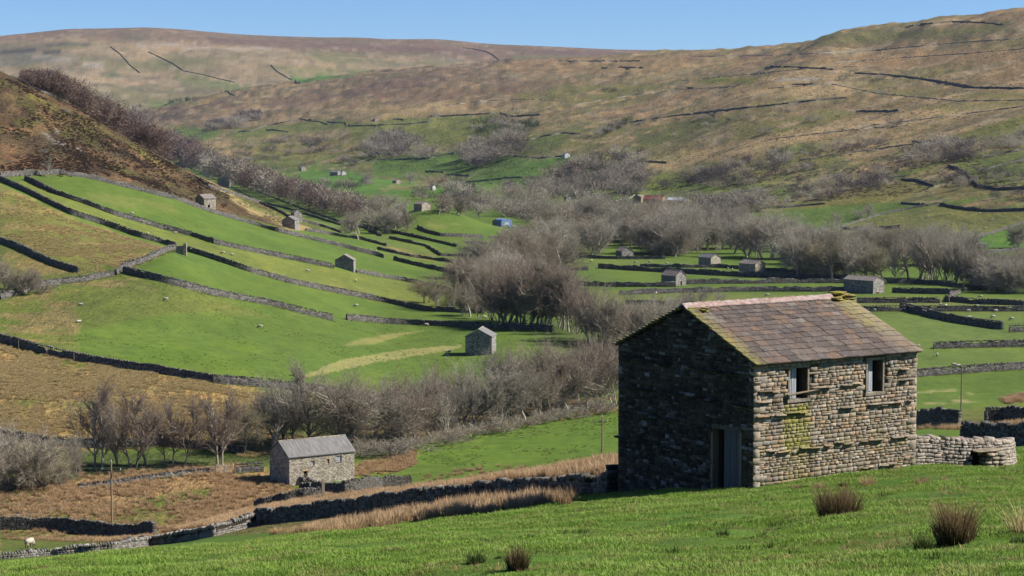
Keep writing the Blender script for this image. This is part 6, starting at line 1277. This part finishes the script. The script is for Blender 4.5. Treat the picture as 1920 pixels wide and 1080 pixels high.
rushes('turf_tufts', DKT, FGP, 300, 20, 110, (.5, 1.3), 'dark tufts scattered through the foreground turf', .12, 19, (3, 4), 'grass'); rushes('turf_tufts', STT, FGP, 900, 20, 130, (.5, 1.3), 'dead straw tufts scattered through the foreground turf', .08, 20, (3, 4), 'grass')
# single rush clumps of the foreground
def clump(px, py, wpx, hpx, mat, label, seed, n=420, lean=.6):
    X, Y, Zg = pick(px, py); k = Y/F; V, Fc = blades(seed, int(n*1.5), wpx*k*.40, hpx*k*1.25, lean*.95, .012)
    t = thing('rush_clump', label, 'rush clump', (X, Y, Zg-.02), 0, 'rush clumps on the foreground slope'); link('stems', mesh_np('stems', V, Fc, mat), t)
    V, Fc = blades(seed+1, n//4, wpx*k*.36, hpx*k*.6, 1.1, .012); link('dead_stems', mesh_np('dead_stems', V, Fc, M_TUS), t); return t
clump(1573, 968, 96, 62, M_RUSHD, 'widest dark rush clump standing below the near corner of the big barn', 301, 620)
clump(1790, 1018, 82, 80, M_RUSHD, 'tallest brown rush clump at the lower right', 303, 560); clump(1731, 1033, 40, 34, M_RUSHG, 'small green rush tuft touching the tallest clump', 305, 200)
clump(1918, 1000, 60, 70, M_TUS, 'wispy straw coloured clump cut by the right edge', 307, 90, 1.2); clump(1912, 1022, 44, 22, M_RUSHG, 'low green tuft below the wispy clump at the right edge', 309, 120)
clump(970, 1070, 44, 46, M_RUSHD, 'round dark rush clump at the bottom centre', 311, 320); clump(893, 1056, 42, 24, M_RUSHG, 'flat green rush tuft left of the bottom centre clump', 313, 160)
clump(1628, 911, 34, 20, M_RUSH, 'small brown rush clump, largest of those along the foot of the barn', 315, 160); clump(1581, 913, 18, 13, M_RUSHD, 'very small dark rush tuft left of the small brown clump', 317, 80)
clump(1535, 915, 26, 12, M_RUSH, 'low brown tuft third from the left along the foot of the barn', 319, 90); clump(1494, 916, 26, 10, M_RUSH, 'low brown tuft nearest the barn corner', 321, 80)
clump(1728, 906, 32, 15, M_RUSH, 'low brown rush tuft under the join of barn and sheep pen', 323, 110); clump(1774, 901, 18, 10, M_RUSH, 'tiny rush tuft in front of the curved sheep pen', 325, 60)
clump(1355, 1006, 30, 16, M_RUSHG, 'grey green tussock alone in the middle of the foreground', 327, 120); clump(935, 1047, 18, 8, M_RUSHG, 'tiny dark tuft between the two bottom centre clumps', 329, 60)
# ---- sheep
def sheep_mesh(pose):
    V, Fc, mi = [], [], []
    def loft(C, rad, n=10, m=0):
        o = len(V); k = len(C)
        for i, (c, (ry, rz)) in enumerate(zip(C, rad)):
            d = Vector(C[min(i+1, k-1)])-Vector(C[max(i-1, 0)]); q = d.normalized().to_track_quat('Z', 'Y')
            for j in range(n): a = 2*math.pi*j/n; V.append(tuple(Vector(c)+q@Vector((ry*math.cos(a), rz*math.sin(a), 0))))
        for i in range(k-1):
            for j in range(n): Fc.append((o+i*n+j, o+i*n+(j+1) % n, o+(i+1)*n+(j+1) % n, o+(i+1)*n+j)); mi.append(m if not callable(m) else m(i))
        Fc.append(tuple(o+j for j in range(n))[::-1]); mi.append(0); Fc.append(tuple(o+(k-1)*n+j for j in range(n))); mi.append(m if not callable(m) else m(k))
    zb = .30 if pose == 'lying' else .60; hz = {'grazing': -.42, 'standing': .28, 'lying': .26}[pose]; s = 1
    C = [(-.52,0,zb),(-.46,0,zb+.02),(-.25,0,zb+.03),(0,0,zb+.01),(.25,0,zb+.03),(.42,0,zb+.05),(.52,0,zb+.04+hz*.30),(.62,0,zb+.04+hz*.62),(.68,0,zb+hz*.85),(.76,0,zb+hz*.98-.02),(.84,0,zb+hz*1.0-.06)]
    rad = [(.05,.06),(.17,.19),(.24,.24),(.25,.25),(.23,.25),(.17,.20),(.13,.15),(.105,.12),(.09,.10),(.07,.08),(.04,.045)]
    loft(C, rad, 10, lambda i: 1 if i >= 8 else 0)
    for ex in (-1, 1): loft([(.66, .07*ex, zb+hz*.85+.05), (.64, .17*ex, zb+hz*.85+.03)], [(.03, .02), (.012, .01)], 5, 1)
    if pose != 'lying':
        for lx in (-.38, .36):
            for ly in (-.11, .11): loft([(lx, ly, .50), (lx+(.03 if lx < 0 else -.02), ly, .28), (lx, ly, .10), (lx+.03, ly, 0)], [(.07,.07),(.045,.045),(.03,.03),(.035,.03)], 6, lambda i: 1 if i >= 1 else 0)
    else:
        for ly in (-.18, .18): loft([(.3, ly*.9, .14), (.5, ly, .05)], [(.05,.05),(.03,.03)], 6, 1)
    return mesh_np('body', V, [tuple(f) for f in Fc], smooth=True, mats=[M_FLEECE, M_FACE], midx=mi)
g = N('fleece', .95, .05); g.color(g.mix(g.noise(g.obj(), 6, 4), (.28, .25, .19), (.46, .42, .34))); M_FLEECE = g.bump(g.noise(g.obj(), 22, 3), .03, .8).m; M_FACE = N('dark_face', .8, .2).color((.06, .05, .045)).m
SHM = {p: sheep_mesh(p) for p in ('grazing', 'standing', 'lying')}
SHEEP = [(55,1028,'grazing',80,'cream sheep close to the camera at the lower left, near the wavy wall'),(841,664,'grazing',200,'sheep grazing just left of the square barn in the green field'),
 (247,403,'grazing',0,'white sheep high in the top left green field'),(277,441,'standing',90,'sheep facing away in the narrow field above the stone fold'),(328,438,'lying',0,'sheep lying against the wall above the stone fold'),
 (418,477,'grazing',180,'left one of two sheep in the narrow field right of the stone fold'),(435,479,'lying',0,'right one of two sheep in the narrow field right of the stone fold'),(576,511,'grazing',10,'sheep in the pale strip left of the grey gabled barn'),
 (311,565,'grazing',180,'cream sheep under the middle of the big green field wall'),(151,573,'lying',0,'upper sheep of two at the left of the big green field'),(147,605,'lying',30,'lower sheep of two at the left of the big green field'),(488,616,'grazing',190,'sheep alone in the middle of the big green field'),
 (667,529,'standing',80,'sheep just below the grey gabled barn'),(668,576,'grazing',180,'sheep in the field right of the wall head'),(799,612,'grazing',0,'sheep close under the level dark wall'),(908,598,'grazing',10,'sheep in the tree shade by the river clump'),
 (842,511,'grazing',0,'sheep by the short dark wall left of the river clump'),(695,470,'lying',0,'left sheep of two on the slope under the twisted thorn'),(705,472,'lying',0,'right sheep of two on the slope under the twisted thorn'),
 (1062,492,'grazing',0,'sheep beside the large riverside tree'),(1109,491,'standing',60,'sheep left of the leftmost valley floor barn'),(1192,494,'grazing',180,'left of three sheep right of the leftmost valley barn'),(1218,493,'grazing',0,'middle of three sheep right of the leftmost valley barn'),(1250,496,'grazing',0,'right of three sheep right of the leftmost valley barn'),
 (1325,505,'lying',0,'sheep directly below the second valley floor barn'),(1365,506,'standing',90,'left of two white sheep between the two valley barns'),(1373,508,'standing',80,'right of two white sheep between the two valley barns'),(1439,556,'grazing',180,'sheep in the field just above the pink ridge tiles'),(1288,560,'lying',0,'sheep just above the left end of the roof ridge'),(1230,553,'standing',80,'sheep by the wall left of the roof ridge'),
 (1709,575,'standing',100,'sheep in the narrow field right of the mossy ridge heap'),(1640,585,'standing',100,'sheep at the wall beside the right roof slope'),(1764,573,'lying',0,'left of a close pair of sheep in the narrow field'),(1773,574,'lying',40,'right of a close pair of sheep in the narrow field'),(1839,559,'grazing',180,'sheep alone in the field below the riverside thicket'),(1832,575,'lying',0,'sheep on the far side of the grey wall'),
 (1815,586,'grazing',0,'first of the top row of sheep inside the slanting wall'),(1827,584,'grazing',0,'second of the top row of sheep inside the slanting wall'),(1867,586,'grazing',180,'third of the top row of sheep inside the slanting wall'),(1817,596,'lying',0,'left sheep of the lower row inside the slanting wall'),(1862,597,'grazing',180,'middle sheep of the lower row inside the slanting wall'),(1897,601,'grazing',180,'right sheep of the lower row inside the slanting wall'),
 (1740,524,'standing',80,'left of two sheep under the right hand trees'),(1749,524,'standing',80,'right of two sheep under the right hand trees'),(1758,531,'lying',0,'sheep inside the curved dark wall'),(1668,506,'grazing',0,'sheep between the bare trees behind the long dark barn'),
 (1634,420,'lying',0,'white sheep near the corner of the tall dark wall'),(1658,415,'grazing',0,'sheep along the sunlit wall, lowest'),(1689,412,'grazing',0,'sheep along the sunlit wall, second'),(1727,412,'grazing',180,'sheep in the middle of the olive hill pasture'),(1741,408,'grazing',0,'sheep up slope of the middle one in the olive pasture'),(1739,398,'grazing',0,'highest sheep near the sunlit wall'),
 (1836,402,'grazing',0,'highest sheep at the right of the olive pasture'),(1861,413,'lying',0,'sheep in the hollow at the right of the olive pasture'),(1771,423,'grazing',0,'left of a pair low in the olive pasture'),(1785,422,'grazing',180,'right of a pair low in the olive pasture'),(1807,430,'grazing',0,'sheep low in the olive pasture right of the pair'),(1847,430,'grazing',0,'sheep low in the olive pasture, nearest the right wall'),(1843,445,'standing',0,'sheep in the bright green corner above the low grey shed'),
 (1721,653,'grazing',180,'sheep by the right roof corner of the big barn'),(1757,669,'standing',90,'sheep in the field above the right hand power pole'),(1788,688,'grazing',0,'left of two sheep beside the pole top'),(1796,690,'grazing',20,'right of two sheep beside the pole top')]
for px, py, pose, a, lab in SHEEP:
    X, Y, Zg = pick(px, py); t = thing('sheep', lab, 'sheep', (X, Y, Zg), R(a)+.2*math.sin(px), 'sheep grazing in the fields'); s = 1.2 if Y < 400 else 1.15 if Y < 600 else 1.25; t.scale = (s, s, s); link('body', SHM[pose], t)
# ---- power poles and wires
g = N('pole_wood', .9, .1); g.color(g.mix(g.noise(g.scale(g.obj(), (8, 8, .5)), 2, 4), (.14, .105, .065), (.27, .21, .14))); M_POLE = g.m; M_INS = N('insulator', .3, .5).color((.5, .5, .48)).m; M_IRON = N('dark_iron', .6, .3).color((.05, .05, .05)).m; M_GALV = N('galvanised_steel', .45, .5).color((.42, .45, .47)).m
tops = []
for px, py, tp, lab, arm in ((210,981,863,'tall pale wooden power pole in the rushy pasture at the lower left',1),(1129,861,780,'slim dark power pole just left of the big barn',2),(1802,769,686,'power pole in the green field right of the big barn',2)):
    X, Y, Zg = pick(px, py); H = (py-tp)*Y/F*1.0; t = thing('power_pole', lab, 'pole', (X, Y, Zg), 0, 'wooden power poles'); m = MB(); m.tube([(0, 0, -.5), (0, 0, H)], .17, .12, 8); m.build('pole', M_POLE, t)
    m = MB(); zc = H-.25 if arm == 1 else H-.9
    if arm == 1: m.tube([(-1.5, .15, zc-1.1), (1.5, -.15, zc-1.1)], .06, .06, 4)
    else: m.tube([(-.9, .0, zc), (.9, 0, zc)], .07, .07, 4); m.tube([(0, 0, zc-.9), (-.6, 0, zc)], .03, n=4); m.tube([(0, 0, zc-.9), (.6, 0, zc)], .03, n=4)
    m.build('crossarm', M_IRON, t)
    pts = [(-1.4, .14, zc-1.0), (0, 0, H), (1.4, -.14, zc-1.0)] if arm == 1 else [(-.85, 0, zc+.08), (0, 0, H), (.85, 0, zc+.08)]
    for q in pts: m = MB(); m.tube([q, (q[0], q[1], q[2]+.32)], .07, .05, 6); m.build('insulator', M_INS, t)
    tops.append([(X+q[0], Y+q[1], Zg+q[2]+.3) for q in pts])
X, Y, Zg = pick(-170, 985); offl = [(X+dx, Y, Zg+8) for dx in (-1, 0, 1)]; wires = [(offl[i], tops[0][i]) for i in range(3)]+[(tops[0][i], tops[1][i]) for i in range(3)]
for i, (a, b) in enumerate(wires):
    m = MB(); m.tube([tuple(a[k]+(b[k]-a[k])*f-(2.6*4*f*(1-f) if k == 2 else 0) for k in range(3)) for f in np.linspace(0, 1, 13)], .016, n=3, cap=False)
    tag(m.build('power_line', M_IRON), ('%s wire running %s pole' % (('left hand', 'middle', 'right hand')[i % 3], 'off to the left from the lower left' if i < 3 else 'from the lower left pole to the dark')), 'wire', 'power wires')
# ---- gates and posts
def gate(p0, p1, h, lab, n=6, mat=None):
    a, b = pick(*p0), pick(*p1); L = math.hypot(b[0]-a[0], b[1]-a[1]); t = thing('field_gate', lab, 'gate', a, math.atan2(b[1]-a[1], b[0]-a[0])); sl = (b[2]-a[2])/L; mt = mat or M_GALV
    for i in range(n): z = .2+(h-.2)*i/(n-1); m = MB(); m.tube([(0, 0, z), (L, 0, z+sl*L)], .035, n=5); m.build('bar', mt, t)
    for x in (0, L/2, L): m = MB(); m.tube([(x, 0, .1+sl*x), (x, 0, h+.05+sl*x)], .04, n=5); m.build('upright', mt, t)
    return t
gate((405,886), (437,888), 1.35, 'galvanised field gate between the low broken wall and the pale wall')
gate((1799,797), (1848,796), 1.2, 'old gap rails') if False else None
def post(px, py, h, w_, lab, mat=M_POLE, name='gatepost'):
    X, Y, Zg = pick(px, py); t = thing(name, lab, 'post', (X, Y, Zg), .3); m = MB(); m.box(-w_/2, w_/2, -w_/2, w_/2, -.4, h); m.box(-w_*.35, w_*.35, -w_*.35, w_*.35, h, h+.06); m.build('shaft', mat, t)
post(606, 937, 2.6, .35, 'stout gatepost at the end of the low dark wall near the second barn', M_QUOIN); post(441, 888, 1.9, .3, 'gatepost at the right end of the metal gate', M_TIMB); post(404, 887, 1.7, .2, 'gatepost at the left end of the metal gate', M_TIMB)
post(35, 655, 2.0, .12, 'thin fence post by the long wall, first', M_POLE, 'fence_post'); post(88, 668, 2.0, .12, 'thin fence post by the long wall, second', M_POLE, 'fence_post'); post(139, 680, 2.0, .12, 'thin fence post by the long wall, third', M_POLE, 'fence_post')
# heap of rubble and timber by the second barn's doorway
X, Y, Zg = pick(572, 908); t = thing('rubble_heap', 'dark heap of tumbled stone and leaning timbers below the doorway of the second barn', 'heap', (X, Y, Zg)); r = np.random.default_rng(4)
for i in range(26):
    o = link('stone', RM.setdefault(('hp', i % 4), mesh_np('stone', *ROCKS[i % 12], M_WALL)), t, (r.normal(0, .8), r.normal(0, .5), .25+abs(r.normal(0, .4)))); o.rotation_euler = tuple(r.uniform(0, 3, 3)); o.scale = tuple(r.uniform(.4, .8, 3))
for q in (((-1.3, -.5, 0), (.3, 0, 1.9)), ((1.4, -.5, 0), (-.2, 0, 1.8))): m = MB(); m.tube(q, .06, n=5); m.build('timber', M_TIMB, t)
# ================================================================ the air
HZ = True
if HZ:
    m, nn_, ll_ = mat_new('air'); out = nn_.new('ShaderNodeOutputMaterial'); pv = nn_.new('ShaderNodeVolumePrincipled'); pv.inputs['Color'].default_value = (.62, .76, 1, 1); pv.inputs['Density'].default_value = 1.4e-5; pv.inputs['Anisotropy'].default_value = 0
    ll_.new(pv.outputs[0], out.inputs['Volume']); hb_ = MB(); hb_.box(-6500, 6500, -700, 14500, -60, 560); o = hb_.build('haze', m, kind='stuff'); o['label'] = 'thin blue valley air'
